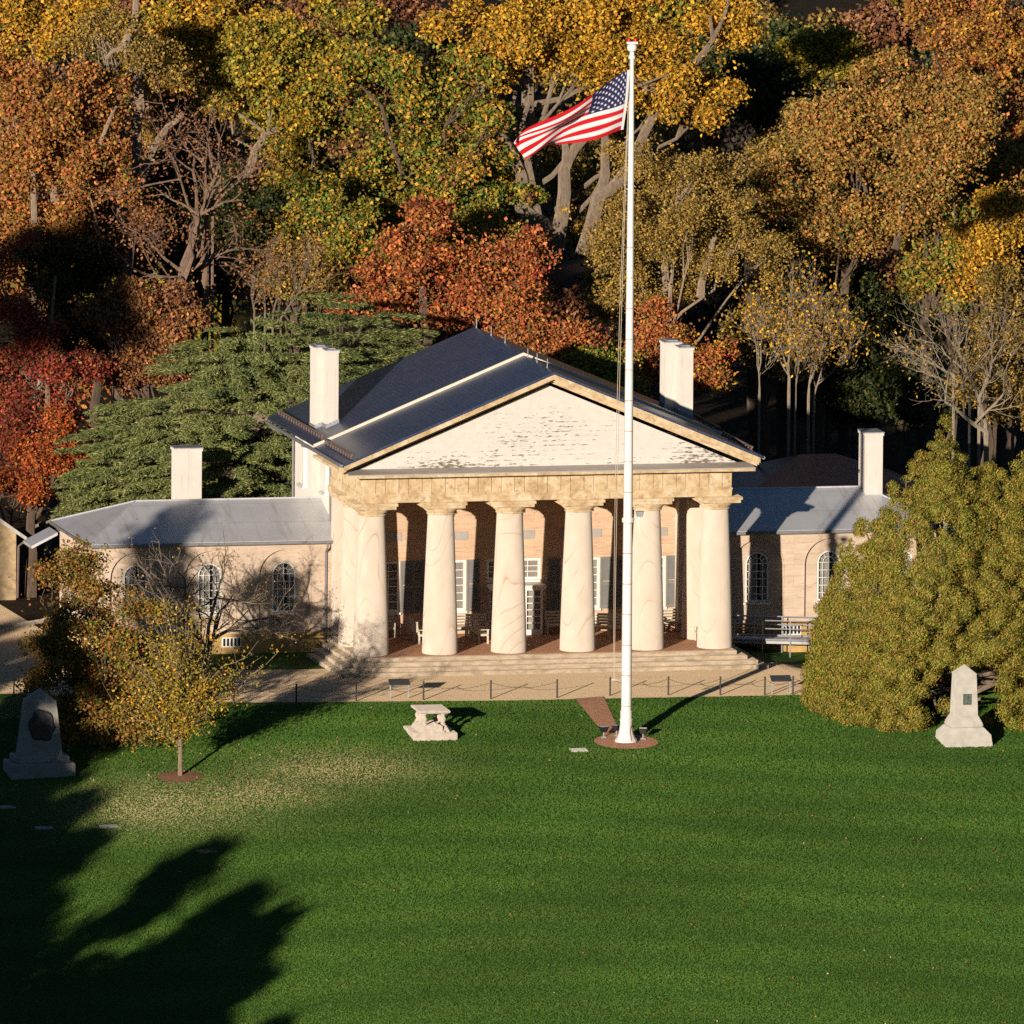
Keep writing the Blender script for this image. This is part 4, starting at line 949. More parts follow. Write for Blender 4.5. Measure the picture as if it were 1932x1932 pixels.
def tree(name, px, Y, pal, label, cat='tree', n=70, dens=420, ls=.24, rc=(.42, .95), r0=.28, seed=0, group=None, limbs=(), bark='barkd', low=-.75, depth=None, base=None, nlimb=11, extra=(), loose=.22):
    """px: list of crown ellipses (cx, cy, rx, ry) in photo pixels standing at depth Y"""
    rng = np.random.default_rng(seed+101); Cs, rs, od = [], [], []; ls = ls*.72; dens = dens*.98
    tot = sum(e[2]*e[3] for e in px)
    for (cx, cy, rx, ry) in px:
        C = onY(cx, cy, Y); R = np.array((rx/41.6, (depth or min(rx, ry*1.2)/41.6), ry/41.6*1.0))
        k = max(6, int(2.1*n*rx*ry/tot)); c, f, d = clumps_in(C, R, k, rng, low); Cs.append(c); od.append(d); rs.append(rng.uniform(*rc, len(c))*(.85+.3*(1-f)))
    Cs = np.concatenate(Cs); od = np.concatenate(od); rs = np.concatenate(rs)
    nl_ = int(len(Cs)*.45); j1, j2 = rng.integers(0, len(Cs), nl_), rng.integers(0, len(Cs), nl_)       # sparse wide clumps between the dense ones
    u_ = rng.uniform(.15, .6, (nl_, 1)); LC = Cs[j1]*(1-u_)+Cs[j2]*u_+rng.normal(size=(nl_, 3))*.3
    m = Cs[:,2] > gz(Cs[:,0], Cs[:,1])+.4; Cs, od, rs = Cs[m], od[m], rs[m]
    c0 = onY(px[0][0], px[0][1], Y); b = np.array((c0[0], c0[1], float(gz(c0[0], c0[1]))-.1)) if base is None else np.array(base)
    o = empty(name, b, label, cat, group)
    V, F, cols = foliage(Cs, rs, od, PAL[pal], dens, ls, rng)
    V2, F2, c2 = foliage(LC, rng.uniform(.9, 1.5, nl_), np.zeros((nl_, 3)), PAL[pal], dens*.20*loose, ls, rng); F = np.r_[F, F2+len(V)]; V = np.r_[V, V2]; cols = np.r_[cols, c2]
    for (pp, k, nn) in extra:        # a second kind of leaf colour in part of the crown
        sel = rng.permutation(len(Cs))[:int(len(Cs)*k)]
        V2, F2, c2 = foliage(Cs[sel]+od[sel]*.25, rs[sel]*.8, od[sel], PAL[pp], dens*nn, ls, rng); F = np.r_[F, F2+len(V)]; V = np.r_[V, V2]; cols = np.r_[cols, c2]
    keep = V.reshape(-1, 4, 3)[:, :, 2].min(1) > gz(V[::4, 0], V[::4, 1])+.02
    V = V.reshape(-1, 4, 3)[keep].reshape(-1, 3); cols = cols[keep]; F = np.arange(len(V), dtype=np.int32).reshape(-1, 4)
    crown_mesh('crown', V, F, cols, o)
    mb = MB(); zt = c0[2]-px[0][3]/41.6*.35; fork = np.array((c0[0], c0[1]+.3, max(zt, b[2]+1.0)))
    if limbs: pxlimbs(mb, limbs, Y-1.2, rng)
    limb_tree(mb, b, fork, Cs, r0, rng, nlimb)
    mb.build('trunk', M[bark], o, True); return o
def bare(mb, p, d, L, r, rng, lev, spread=.55, up=.12, tips=None, minr=.007):
    n = 4; pts = [p]; dd = np.array(d, float)
    for i in range(n):
        dd = dd+rng.normal(size=3)*.14+np.array((0, 0, up*.4)); dd /= np.linalg.norm(dd); pts.append(pts[-1]+dd*L/n)
    mb.tube(pts, np.linspace(r, r*.62, n+1), 5 if r > .05 else 3)
    if tips is not None and lev <= 1: tips.append(pts[-1])
    if lev == 0: return
    for k in range(rng.integers(2, 4)+(1 if lev > 1 else 0)):
        i = rng.integers(1, n+1) if k else n
        q = pts[i]; nd = dd+rng.normal(size=3)*spread+np.array((0, 0, up)); nd /= np.linalg.norm(nd)
        bare(mb, q, nd, L*rng.uniform(.55, .8), max(r*rng.uniform(.42, .62), minr), rng, lev-1, spread, up, tips, minr)
def bare_tree(name, stems, Y, label, pal=None, bark='barkl', lev=4, seed=0, group=None, cat='tree', ls=.16, nleaf=6, spread=.5, up=.12, y_at=None, lr=.35):
    """stems: list of (pixel base, pixel tip of the first length, radius)"""
    rng = np.random.default_rng(seed+900); mb = MB(); tips = []
    b0 = onY(*stems[0][0], Y); b = np.array((b0[0], b0[1], float(gz(b0[0], b0[1]))))
    o = empty(name, b, label, cat, group)
    for (p, q, r_) in stems:
        A = onY(*p, Y); B = onY(*q, Y+rng.uniform(-1, 1)); d = B-A; L = np.linalg.norm(d)
        if A[2] > float(gz(A[0], A[1]))+.3: mb.tube([np.array((A[0], A[1], float(gz(A[0], A[1]))-.1)), A], [r_*1.15, r_], 6)
        bare(mb, A, d/L, L, r_, rng, lev, spread, up, tips)
    mb.build('trunk', M[bark], o, True)
    if pal:
        T_ = np.array(tips); P = np.repeat(T_, nleaf, 0)+rng.normal(size=(len(T_)*nleaf, 3))*lr
        n = len(P); V, F = kites(P, rng.normal(size=(n, 3))+np.array((0, -.2, .5)), ls*rng.uniform(.7, 1.3, n), ls*.62*rng.uniform(.7, 1.3, n), rng)
        crown_mesh('crown', V, F, leafcols(n, PAL[pal], rng, rng.uniform(0, .999, n)), o)
    return o

G_BACK = 'autumn trees behind the mansion'
# ---- the big cedar behind the left wing: flat layered sprays
def cedar():
    rng = np.random.default_rng(5); Y = 23.5
    c0 = onY(470, 800, Y); o = empty('cedar', (c0[0], c0[1], 0), 'broad dark green cedar with layered boughs behind the left wing', 'tree', G_BACK)
    # outline of the crown: top height (px) by column
    ox = [105, 130, 200, 290, 380, 450, 520, 600, 640, 700, 760, 815, 830]; oy = [945, 900, 770, 715, 600, 590, 575, 560, 540, 570, 580, 625, 680]
    P, T, L, W, Dr, Nn = [], [], [], [], [], []; mb = MB()
    tr = np.array((c0[0], Y, 0)); mb.tube([tr, tr+(0, 0, 5), tr+(.4, 0, 11)], [.75, .6, .25], 8)
    for k in range(900):
        x = rng.uniform(148, 800); top = np.interp(x+rng.normal()*10, ox, oy)+rng.uniform(-8, 14)
        v_ = rng.uniform(0, 1)**.85; y = top+6+(965-top)*v_
        half = 8.5*math.sqrt(max(1-((x-480)/400)**2, .05))            # crown is round in plan
        dep = -half*(.30+.70*min(1, (y-top)/190))*rng.uniform(.45, 1.0)
        if k % 4 == 0: dep = -dep*.8
        c = onY(x, y-dep*5.2, Y+dep); lay = .70; c[2] = round(c[2]/lay)*lay+rng.normal()*.13; out = np.array((c[0]-tr[0], c[1]-tr[1], 0)); rad = np.linalg.norm(out)+1e-6; out /= rad
        side = np.array((-out[1], out[0], 0)); ln = rng.uniform(1.3, 2.6); wd = rng.uniform(.6, 1.1)
        n = int(300*ln*wd/1.6)
        u = rng.uniform(-.5, .5, n); s = rng.normal(size=n)*.38*(1-.5*(u+.5))
        q = c+out*(u*ln)[:,None]+side*(s*wd)[:,None]; q[:,2] += -.16*((u+.5)**2)*ln*.45+rng.normal(size=n)*.045-.06*np.abs(s)
        P.append(q); T.append(out*1.0+side*(np.sign(s)*.55)[:,None]+rng.normal(size=(n, 3))*.17+np.array((0, 0, .10))); Nn.append(np.array((0, -.1, .55))+rng.normal(size=(n, 3))*.6+out*.35)
        L.append(rng.uniform(.15, .36, n)); W.append(rng.uniform(.03, .055, n)); Dr.append(np.clip(rng.normal(rng.uniform(0, 1), .2, n), 0, .999))
        if k % 7 == 0 and c[2] < 9.8:
            st = tr+np.array((0, 0, max(c[2]-rng.uniform(.2, 1.5), 1.5))); mb.tube(wob_path(st, c, rng, 5, .06), np.linspace(.16, .03, 5), 5)
    P = np.concatenate(P); V, F = kites(P, np.concatenate(Nn), np.concatenate(L), np.concatenate(W), rng, np.concatenate(T))
    crown_mesh('crown', V, F, leafcols(len(P), PAL['cedar'], rng, np.concatenate(Dr)), o)
    mb.build('trunk', M['bark'], o, True)
cedar()
# ---- the great bushy evergreen at the right
def juniper():
    rng = np.random.default_rng(8); g = ongr(1760, 1372); Y = g[1]+5.0
    o = empty('bushy_evergreen', (g[0]+.8, Y, float(gz(g[0], Y))), 'huge ochre green bushy evergreen covering the end of the right wing', 'tree')
    ox = [1528, 1545, 1590, 1620, 1690, 1740, 1762, 1784, 1806, 1850, 1890, 1932, 2000, 2080, 2130, 2160]
    oy = [1260, 1150, 1020, 985, 900, 850, 815, 770, 826, 872, 840, 835, 900, 1020, 1150, 1280]
    P, T, L, W, Dr, Nn = [], [], [], [], [], []; mb = MB(); base = np.array((g[0]+.8, Y, float(gz(g[0], Y))-.2))
    for k in range(1700):
        x = rng.uniform(1532, 2155); top = np.interp(x, ox, oy); bot = np.interp(x, [1528, 1560, 1620, 1700, 1760, 2160], [1330, 1350, 1366, 1384, 1384, 1384])
        y = top+10+(bot-top-14)*rng.uniform(0, 1)**.9
        half = 6.4*math.sqrt(max(1-((x-1845)/330)**2, .04)); fr = min(1, (y-top)/300)
        if 1742 < x < 1888 and y > 1262+abs(x-1812)*.35 and rng.uniform() < .97: continue
        dep = -half*(.22+.78*fr)*rng.uniform(.72, 1.0)
        if k % 6 == 0: dep = -dep
        c = onY(x, y-dep*5.6*0, Y+dep); gzv = float(gz(c[0], c[1]))
        if c[2] < gzv+.25: c[2] = gzv+.25
        out = c-(base+np.array((0, 0, 1.5))); out[2] *= .4; out /= np.linalg.norm(out)
        r_ = rng.uniform(.26, .62)*(.6 if y-top < 60 else 1); n = int(1250*r_*r_/.5)
        d = unit(rng.normal(size=(n, 3))+out*.9); q = c+d*(r_*rng.uniform(.4, 1.1, n))[:,None]*np.array((1, 1, .95))
        P.append(q); T.append(d*.7+np.array((.45, 0, .55))+rng.normal(size=(n, 3))*.45); Nn.append(d+rng.normal(size=(n, 3))*.5)
        L.append(rng.uniform(.075, .16, n)); W.append(rng.uniform(.03, .055, n)); Dr.append(np.clip(rng.normal(rng.uniform(0, 1), .3, n), 0, .999))
        if k % 12 == 0: mb.tube(wob_path(base+np.array((0, 0, rng.uniform(.3, 2))), c, rng, 5, .08), np.linspace(.12, .03, 5), 5)
    mb.tube([base, base+(0.2, 0, 3), base+(-.3, .2, 8)], [.4, .32, .1], 8)
    for q in ((1765, 1330), (1880, 1320)): e = onY(*q, Y-4.2); mb.tube(wob_path(base+np.array((0, 0, .4)), e, rng, 6, .1), np.linspace(.16, .05, 6), 6)
    P = np.concatenate(P); m = P[:,2] > gz(P[:,0], P[:,1])+.03
    V, F = kites(P[m], np.concatenate(Nn)[m], np.concatenate(L)[m], np.concatenate(W)[m], rng, np.concatenate(T)[m])
    crown_mesh('crown', V, F, leafcols(int(m.sum()), PAL['juniper'], rng, np.concatenate(Dr)[m]), o)
    mb.build('trunk', M['bark'], o, True)
juniper()

# ---- trees behind the mansion, from the nearest row back
T = tree
T('oak_tree', [(800, 470, 100, 75), (720, 560, 80, 55), (900, 540, 95, 60), (980, 490, 50, 45), (840, 580, 70, 50)], 34, 'orange', 'burnt orange oak rising behind the left half of the roof ridge', n=95, seed=1, group=G_BACK, ls=.26,
  limbs=[(((800, 600), (795, 520), (775, 455), (760, 420)), (.22, .06), 1), (((760, 580), (735, 530), (700, 500)), (.16, .05), 1)], extra=(('red', .3, .5),))
T('oak_tree', [(1030, 640, 90, 52), (960, 610, 60, 60), (1080, 655, 45, 35)], 29, 'orange', 'low orange oak bough just right of the roof ridge', n=46, seed=2, group=G_BACK, ls=.26, extra=(('rust', .5, .6),))
T('maple_tree', [(70, 690, 95, 140), (60, 850, 95, 110), (20, 560, 60, 110)], 31, 'red', 'deep red maple at the left edge beyond the wing', n=105, dens=230, ls=.21, seed=3, group=G_BACK, bark='bark', limbs=[(((84, 900), (90, 760), (95, 640), (105, 520)), (.16, .05), 1)], extra=(('brown', .4, .6),))
T('maple_tree', [(60, 900, 90, 60), (105, 845, 60, 70)], 27, 'redor', 'fiery orange maple low at the left beside the cedar', n=36, dens=380, ls=.2, seed=4, group=G_BACK)
T('oak_tree', [(275, 655, 75, 80), (230, 600, 60, 45), (320, 590, 45, 40)], 33, 'brown', 'russet brown oak rising behind the left side of the cedar', n=60, seed=5, group=G_BACK, ls=.24, extra=(('rust', .5, .8),))
T('maple_tree', [(1255, 640, 60, 75), (1330, 690, 60, 40), (1225, 690, 35, 40)], 27, 'orange', 'bright orange maple behind the right main chimney', n=46, dens=380, ls=.21, seed=6, group=G_BACK, extra=(('yellow', .4, .5),))
T('green_shrub', [(1130, 705, 55, 36), (1185, 740, 40, 24)], 22, 'green', 'green shrub showing over the right roof slope', 'shrub', n=26, dens=380, ls=.2, rc=(.5, .9), r0=.12, seed=7, group=G_BACK)
T('linden_tree', [(1255, 420, 170, 140), (1165, 480, 70, 75), (1400, 470, 110, 80), (1200, 560, 110, 60)], 38, 'olive', 'fine-leaved olive brown tree behind the middle of the flagpole', n=150, dens=430, ls=.17, seed=8, group=G_BACK,
  limbs=[(((1322, 560), (1330, 510), (1345, 455), (1370, 400)), (.22, .08), 1), (((1262, 590), (1265, 540), (1270, 500)), (.12, .06), 0)], bark='barkl')
T('tulip_tree', [(800, 340, 190, 130), (690, 420, 120, 100), (895, 330, 70, 105), (800, 180, 180, 90), (620, 460, 60, 60)], 46, 'green', 'big green tree flecked with yellow left of the flag', n=190, dens=400, ls=.28, seed=9, group=G_BACK,
  limbs=[(((850, 560), (800, 480), (770, 420), (720, 380)), (.2, .08), 0), (((760, 330), (720, 200), (680, 160)), (.12, .05), 0)], extra=(('yellow', .45, .35), ('brown', .12, .5)))
T('white_oak', [(1000, 90, 170, 95), (1180, 110, 140, 90), (1290, 180, 110, 70), (900, 60, 110, 60), (1100, 30, 200, 60), (1380, 40, 85, 70)], 47, 'yellow', 'massive golden yellow oak whose bare forked limbs show below the flag', n=200, dens=400, ls=.27, seed=10, group=G_BACK, bark='bark', r0=.5,
  limbs=[(((1045, 480), (1020, 425), (988, 395), (982, 330), (955, 275), (930, 230), (905, 165)), (.55, .2), 0), (((1050, 470), (1062, 400), (1065, 320), (1085, 280), (1115, 245)), (.42, .2), 0), (((1066, 340), (1068, 280), (1062, 230)), (.25, .12), 0),
         (((1100, 480), (1130, 370), (1165, 345), (1195, 300), (1235, 215), (1275, 175), (1300, 120)), (.4, .12), 0), (((1135, 360), (1142, 300), (1140, 235), (1180, 150)), (.28, .12), 0), (((1020, 430), (985, 250), (1000, 190)), (.22, .1), 0),
         (((1310, 120), (1345, 75), (1340, 30)), (.15, .07), 0), (((1345, 75), (1370, 20), (1375, -10)), (.1, .05), 0)])
T('tulip_tree', [(560, 200, 110, 150), (480, 130, 110, 120), (620, 90, 90, 90), (540, 350, 80, 60)], 52, 'yelgrn', 'tall yellow green tree right of the bare leaning trunk', n=150, dens=380, ls=.28, seed=11, group=G_BACK, bark='barkl',
  limbs=[(((440, 470), (452, 400), (465, 330), (480, 285), (500, 252), (535, 238)), (.3, .12), 0), (((500, 250), (480, 235), (450, 215)), (.1, .05), 0)], extra=(('yellow', .5, .5),))
T('oak_tree', [(100, 250, 120, 130), (60, 400, 90, 110), (180, 350, 60, 70), (40, 160, 70, 80), (170, 190, 70, 60)], 42, 'rust', 'rust orange oak with pale boughs at the upper left edge', n=150, dens=400, ls=.26, seed=12, group=G_BACK, bark='barkl',
  limbs=[(((65, 420), (60, 300), (70, 240), (60, 170)), (.16, .06), 0), (((180, 300), (205, 230), (220, 200)), (.12, .05), 0)])
T('maple_tree', [(640, 440, 75, 85), (720, 490, 70, 50), (600, 380, 50, 50)], 40, 'green', 'fresh green tree with yellow flecks at centre left above the burnt orange oak', n=75, ls=.25, seed=70, group=G_BACK, extra=(('yellow', .35, .4),))
T('poplar_tree', [(70, 60, 110, 70), (150, 30, 80, 60)], 56, 'yellow', 'yellow tree at the top left corner', n=50, ls=.26, seed=13, group=G_BACK)
T('hickory_tree', [(215, 75, 90, 80), (300, 130, 60, 50)], 46, 'olive', 'thin brown crown over a tall bare trunk at upper left', n=46, dens=260, ls=.2, seed=14, group=G_BACK, bark='barkl',
  limbs=[(((264, 360), (260, 300), (257, 230), (262, 170), (245, 110), (236, 80), (255, 30), (262, -20)), (.3, .14), 0), (((262, 345), (285, 290), (315, 240), (346, 212)), (.22, .1), 0), (((240, 85), (215, 95), (200, 112)), (.14, .07), 0), (((258, 230), (275, 205), (280, 200)), (.08, .04), 0)])
T('poplar_tree', [(350, 110, 90, 110), (420, 40, 80, 60)], 58, 'yellow', 'broad-leaved yellow tree between the bare trunk and the yellow green tree', n=80, ls=.30, seed=15, group=G_BACK, extra=(('yelgrn', .5, .6),))
T('red_oak', [(1600, 250, 95, 105), (1545, 340, 70, 70), (1690, 180, 75, 60)], 45, 'oakor', 'large orange olive oak filling the right side of the wood', n=125, dens=430, ls=.25, seed=16, group=G_BACK, bark='barkd', limbs=[(((1660, 430), (1648, 390), (1630, 345)), (.2, .08), 0)])
T('red_oak', [(1765, 300, 85, 95), (1700, 390, 75, 60), (1820, 210, 70, 70)], 41, 'oakor', 'orange olive oak in front of its larger neighbour at the right of the wood', n=120, dens=430, ls=.25, seed=71, group=G_BACK, bark='barkd', limbs=[(((1690, 470), (1697, 420), (1705, 380), (1740, 340)), (.2, .08), 0)])
T('red_oak', [(1880, 330, 75, 75), (1840, 400, 60, 45)], 47, 'oakor', 'orange olive oak cut off by the right edge below the golden rust oak', n=70, dens=430, ls=.25, seed=72, group=G_BACK, bark='barkd')
T('red_oak', [(1540, 440, 80, 60), (1470, 370, 55, 60), (1610, 430, 60, 45)], 43, 'oakor', 'low orange olive oak above the bare grey saplings', n=70, dens=400, ls=.24, seed=73, group=G_BACK, bark='barkd', extra=(('dkgrn', .3, .6),))
T('chestnut_oak', [(1860, 90, 130, 110), (1900, 230, 90, 100), (1840, 30, 110, 60)], 58, 'rust', 'golden rust oak at the top right corner', n=100, dens=400, ls=.25, seed=17, group=G_BACK, limbs=[(((1870, 280), (1880, 230), (1900, 200)), (.15, .06), 0)], extra=(('yellow', .5, .6),))
T('maple_tree', [(1855, 480, 45, 60), (1900, 420, 50, 60), (1830, 540, 30, 30)], 36, 'yellow', 'small clear yellow maple at the right edge of the wood', n=40, dens=400, ls=.25, seed=18, group=G_BACK)
T('linden_tree', [(1900, 620, 70, 110), (1850, 700, 60, 70), (1910, 760, 50, 70)], 30, 'olive', 'olive brown tree at the right edge above the bushy evergreen', n=70, dens=360, ls=.19, seed=19, group=G_BACK, bark='barkd')
T('oak_tree', [(1800, 440, 70, 70), (1760, 520, 60, 60)], 42, 'green', 'dull green tree in half shade below the orange olive oak', n=50, ls=.25, seed=20, group=G_BACK, extra=(('oakor', .4, .5),))
T('oak_tree', [(1510, 120, 50, 70), (1580, 110, 60, 55)], 62, 'yelgrn', 'dim yellow green tree between the golden oak and the orange olive oak', n=46, ls=.26, seed=21, group=G_BACK)
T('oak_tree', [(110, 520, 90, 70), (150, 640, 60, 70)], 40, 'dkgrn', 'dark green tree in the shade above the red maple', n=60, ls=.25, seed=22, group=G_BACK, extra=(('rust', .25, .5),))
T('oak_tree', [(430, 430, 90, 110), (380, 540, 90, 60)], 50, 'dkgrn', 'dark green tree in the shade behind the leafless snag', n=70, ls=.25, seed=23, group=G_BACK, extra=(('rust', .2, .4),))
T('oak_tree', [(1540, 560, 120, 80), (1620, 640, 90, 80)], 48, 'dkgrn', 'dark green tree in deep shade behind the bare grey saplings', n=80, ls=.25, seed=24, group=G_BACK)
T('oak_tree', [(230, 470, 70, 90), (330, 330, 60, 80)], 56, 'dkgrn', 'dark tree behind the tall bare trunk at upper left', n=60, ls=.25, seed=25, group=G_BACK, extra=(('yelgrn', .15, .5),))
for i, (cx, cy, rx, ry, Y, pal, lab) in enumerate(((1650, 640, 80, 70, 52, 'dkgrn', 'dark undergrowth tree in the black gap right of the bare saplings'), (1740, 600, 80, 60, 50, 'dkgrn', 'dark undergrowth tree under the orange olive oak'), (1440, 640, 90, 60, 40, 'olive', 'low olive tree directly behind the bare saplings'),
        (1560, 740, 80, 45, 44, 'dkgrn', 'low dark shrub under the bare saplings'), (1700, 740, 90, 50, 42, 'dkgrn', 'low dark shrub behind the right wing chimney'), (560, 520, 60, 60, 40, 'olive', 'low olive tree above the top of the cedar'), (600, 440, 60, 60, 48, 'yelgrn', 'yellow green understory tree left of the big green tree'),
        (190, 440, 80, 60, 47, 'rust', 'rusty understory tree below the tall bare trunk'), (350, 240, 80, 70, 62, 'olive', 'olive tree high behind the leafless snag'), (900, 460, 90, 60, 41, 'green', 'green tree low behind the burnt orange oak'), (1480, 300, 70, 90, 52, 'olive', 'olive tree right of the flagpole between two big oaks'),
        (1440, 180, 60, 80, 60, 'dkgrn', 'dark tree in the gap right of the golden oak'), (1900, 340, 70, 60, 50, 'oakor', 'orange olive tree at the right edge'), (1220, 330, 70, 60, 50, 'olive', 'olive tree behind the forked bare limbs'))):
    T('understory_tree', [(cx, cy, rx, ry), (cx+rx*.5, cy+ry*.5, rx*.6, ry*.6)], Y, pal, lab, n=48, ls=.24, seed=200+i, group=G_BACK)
# leafless and thinly leaved trees
bare_tree('dead_oak', [((330, 572), (385, 425), .26), ((388, 430), (402, 330), .13), ((352, 520), (300, 470), .09), ((385, 440), (330, 340), .08), ((360, 510), (440, 460), .09), ((392, 400), (430, 330), .07), ((345, 540), (250, 500), .07), ((402, 340), (360, 250), .07)], 35,
          'leafless reddish snag with crooked limbs left of centre in the wood', 'brown', 'barkr', 3, 31, G_BACK, ls=.17, nleaf=9, spread=.6, up=.05, lr=.6)
G_SAP = 'bare grey saplings behind the right roof'
for i, (x0, x1, yb, yt, r_, lab) in enumerate(((1432, 1420, 745, 540, .045, 'leftmost bare grey sapling of the row behind the right roof'), (1488, 1474, 735, 500, .065, 'thickest bare grey sapling behind the right roof'), (1500, 1530, 735, 520, .04, 'slim bare sapling leaning right beside the thickest one'),
                                      (1525, 1560, 745, 510, .055, 'bare grey sapling leaning right near the dark gap'), (1535, 1585, 750, 610, .045, 'rightmost low bare sapling at the edge of the dark gap'))):
    bare_tree('bare_sapling', [((x0, yb), (x0+(x1-x0)*.6, yb+(yt-yb)*.42), r_), ((x0+2, yb-20), (x0+(x1-x0)*1.1+8, yb+(yt-yb)*.40), r_*.7)], 28+i*.7, lab, 'yellow', 'barks', 4, 40+i, G_SAP, ls=.17, nleaf=2, spread=.42, up=.18)
bare_tree('bare_spreading_tree', [((1862, 815), (1790, 725), .11), ((1860, 800), (1815, 690), .09), ((1800, 708), (1735, 690), .07), ((1830, 735), (1780, 725), .06), ((1848, 750), (1870, 690), .08)], 25, 'bare tree with long sprawling pale limbs above the bushy evergreen', 'olive', 'barks', 4, 50, G_BACK, ls=.15, nleaf=1, spread=.45, up=.1)
bare_tree('bare_thicket_tree', [((20, 1010), (30, 960), .08), ((60, 1000), (90, 960), .08), ((10, 990), (-10, 945), .07), ((50, 990), (60, 950), .06)], 29, 'brown leafless thicket tree beside the outbuilding at the left edge', None, 'bark', 4, 51, G_BACK, spread=.6)
bare_tree('bare_sapling', [((500, 590), (490, 540), .05), ((515, 590), (535, 540), .05), ((480, 590), (470, 550), .05), ((530, 600), (560, 545), .05)], 31, 'brown leafless brush between the snag and the orange oak', 'rust', 'bark', 4, 52, G_BACK, ls=.14, nleaf=1, spread=.4)
# ---- foreground trees at left
yp = ongr(340, 1466)
mulch_pts = [(yp[0]+1.0*math.cos(2*PI*k/30)*(1+.08*math.sin(5*k)), yp[1]+1.0*math.sin(2*PI*k/30)*(1+.08*math.cos(3*k))) for k in range(30)]
mb = MB(); mb.add([(x, y, float(gz(x, y))+.02) for x, y in mulch_pts]+[(yp[0], yp[1], yp[2]+.09)], [(k, (k+1) % 30, 30) for k in range(30)])
tag(mb.build('mulch_ring', M['mulch']), 'ring of brown mulch round the young tree', 'mulch', kind='structure')
def young_tree():
    rng = np.random.default_rng(77); Y = yp[1]; mb = MB(); o = empty('young_tree', yp, 'young tree with thin upswept yellow leaved branches in a mulch ring', 'tree')
    f = onY(340, 1405, Y); mb.tube([yp-(0,0,.1), (yp+f)/2, f], [.10, .085, .08], 8)
    P, Dr = [], []
    for k in range(64):
        an = rng.uniform(0, 2*PI); tilt = rng.uniform(.1, 1.0); L = rng.uniform(2.2, 5.2)*(1.05-.3*tilt)
        if k == 0: an, tilt, L = .1, .92, 5.6
        d = np.array((math.cos(an)*math.sin(tilt), math.sin(an)*math.sin(tilt), math.cos(tilt))); st = f+np.array((0, 0, rng.uniform(-.2, 2.0)))
        p = wob_path(st, st+d*L, rng, 7, .05, .10); mb.tube(p, np.linspace(.035, .008, 7), 4)
        for q in p[1:]:
            n = int(rng.uniform(30, 62)*(1.25 if q[2] < f[2]+3 else .5)); P.append(q+rng.normal(size=(n, 3))*.26); Dr.append(np.full(n, rng.uniform(0, .999)))
            if rng.uniform() < .6: e = q+rng.normal(size=3)*.5+d*.3; mb.tube([q, e], [.012, .006], 3)
    P = np.concatenate(P); n = len(P); V, F = kites(P, rng.normal(size=(n, 3))+np.array((-.1, -.3, .35)), .13*rng.uniform(.7, 1.35, n), .085*rng.uniform(.7, 1.3, n), rng)
    crown_mesh('crown', V, F, leafcols(n, PAL['yelgrn']*np.array((1.05, .95, 1)), rng, np.concatenate(Dr)), o); mb.build('trunk', M['barkl'], o, True)
young_tree()
mg = ongr(215, 1440)
T('magnolia_bush', [(200, 1330, 110, 95), (170, 1200, 110, 90), (150, 1115, 72, 72), (110, 1250, 75, 80), (240, 1395, 75, 48), (148, 1045, 30, 32)], mg[1]+2.6, 'bush', 'dense bushy tree of dark green and orange leaves right of the shaded stone monument', n=170, dens=300, ls=.19, rc=(.4, .8), r0=.14, seed=60, low=-.95, base=(mg[0], mg[1]+2.6, float(gz(mg[0], mg[1]+2.6))), extra=(('green', .3, .6),), bark='bark')
bare_tree('crabapple_tree', [((392, 1232), (350, 1150), .12), ((394, 1228), (420, 1160), .10), ((396, 1215), (450, 1150), .10), ((385, 1220), (320, 1150), .09), ((392, 1200), (390, 1120), .09)], -2.5, 'small bare crabapple with twisted grey twigs before the left wing windows', 'olive', 'bark', 4, 61, None, ls=.10, nleaf=1, spread=.62, up=.04, lr=.15)
# ---- trees standing outside the picture to the left whose shade falls on the lawn, the drive and the left wing
G_OUT = 'tall evergreens standing left of the lawn'
def towards_sun(p, t): return np.array(p, float)+np.array(SUN)*t
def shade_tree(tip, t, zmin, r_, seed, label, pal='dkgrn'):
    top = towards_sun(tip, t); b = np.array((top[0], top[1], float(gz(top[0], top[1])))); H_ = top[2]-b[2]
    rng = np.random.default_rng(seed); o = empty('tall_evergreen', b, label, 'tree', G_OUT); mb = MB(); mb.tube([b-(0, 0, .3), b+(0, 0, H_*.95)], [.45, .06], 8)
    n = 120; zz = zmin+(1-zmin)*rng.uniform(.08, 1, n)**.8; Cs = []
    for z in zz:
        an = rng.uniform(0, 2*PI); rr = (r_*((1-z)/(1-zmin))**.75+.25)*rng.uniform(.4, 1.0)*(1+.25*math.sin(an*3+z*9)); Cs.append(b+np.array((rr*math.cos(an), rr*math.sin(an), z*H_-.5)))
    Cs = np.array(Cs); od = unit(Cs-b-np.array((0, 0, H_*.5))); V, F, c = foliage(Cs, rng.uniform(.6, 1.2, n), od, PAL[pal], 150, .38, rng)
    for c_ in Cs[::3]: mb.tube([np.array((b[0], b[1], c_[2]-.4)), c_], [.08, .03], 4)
    crown_mesh('crown', V, F, c, o); mb.build('trunk', M['barkd'], o, True)
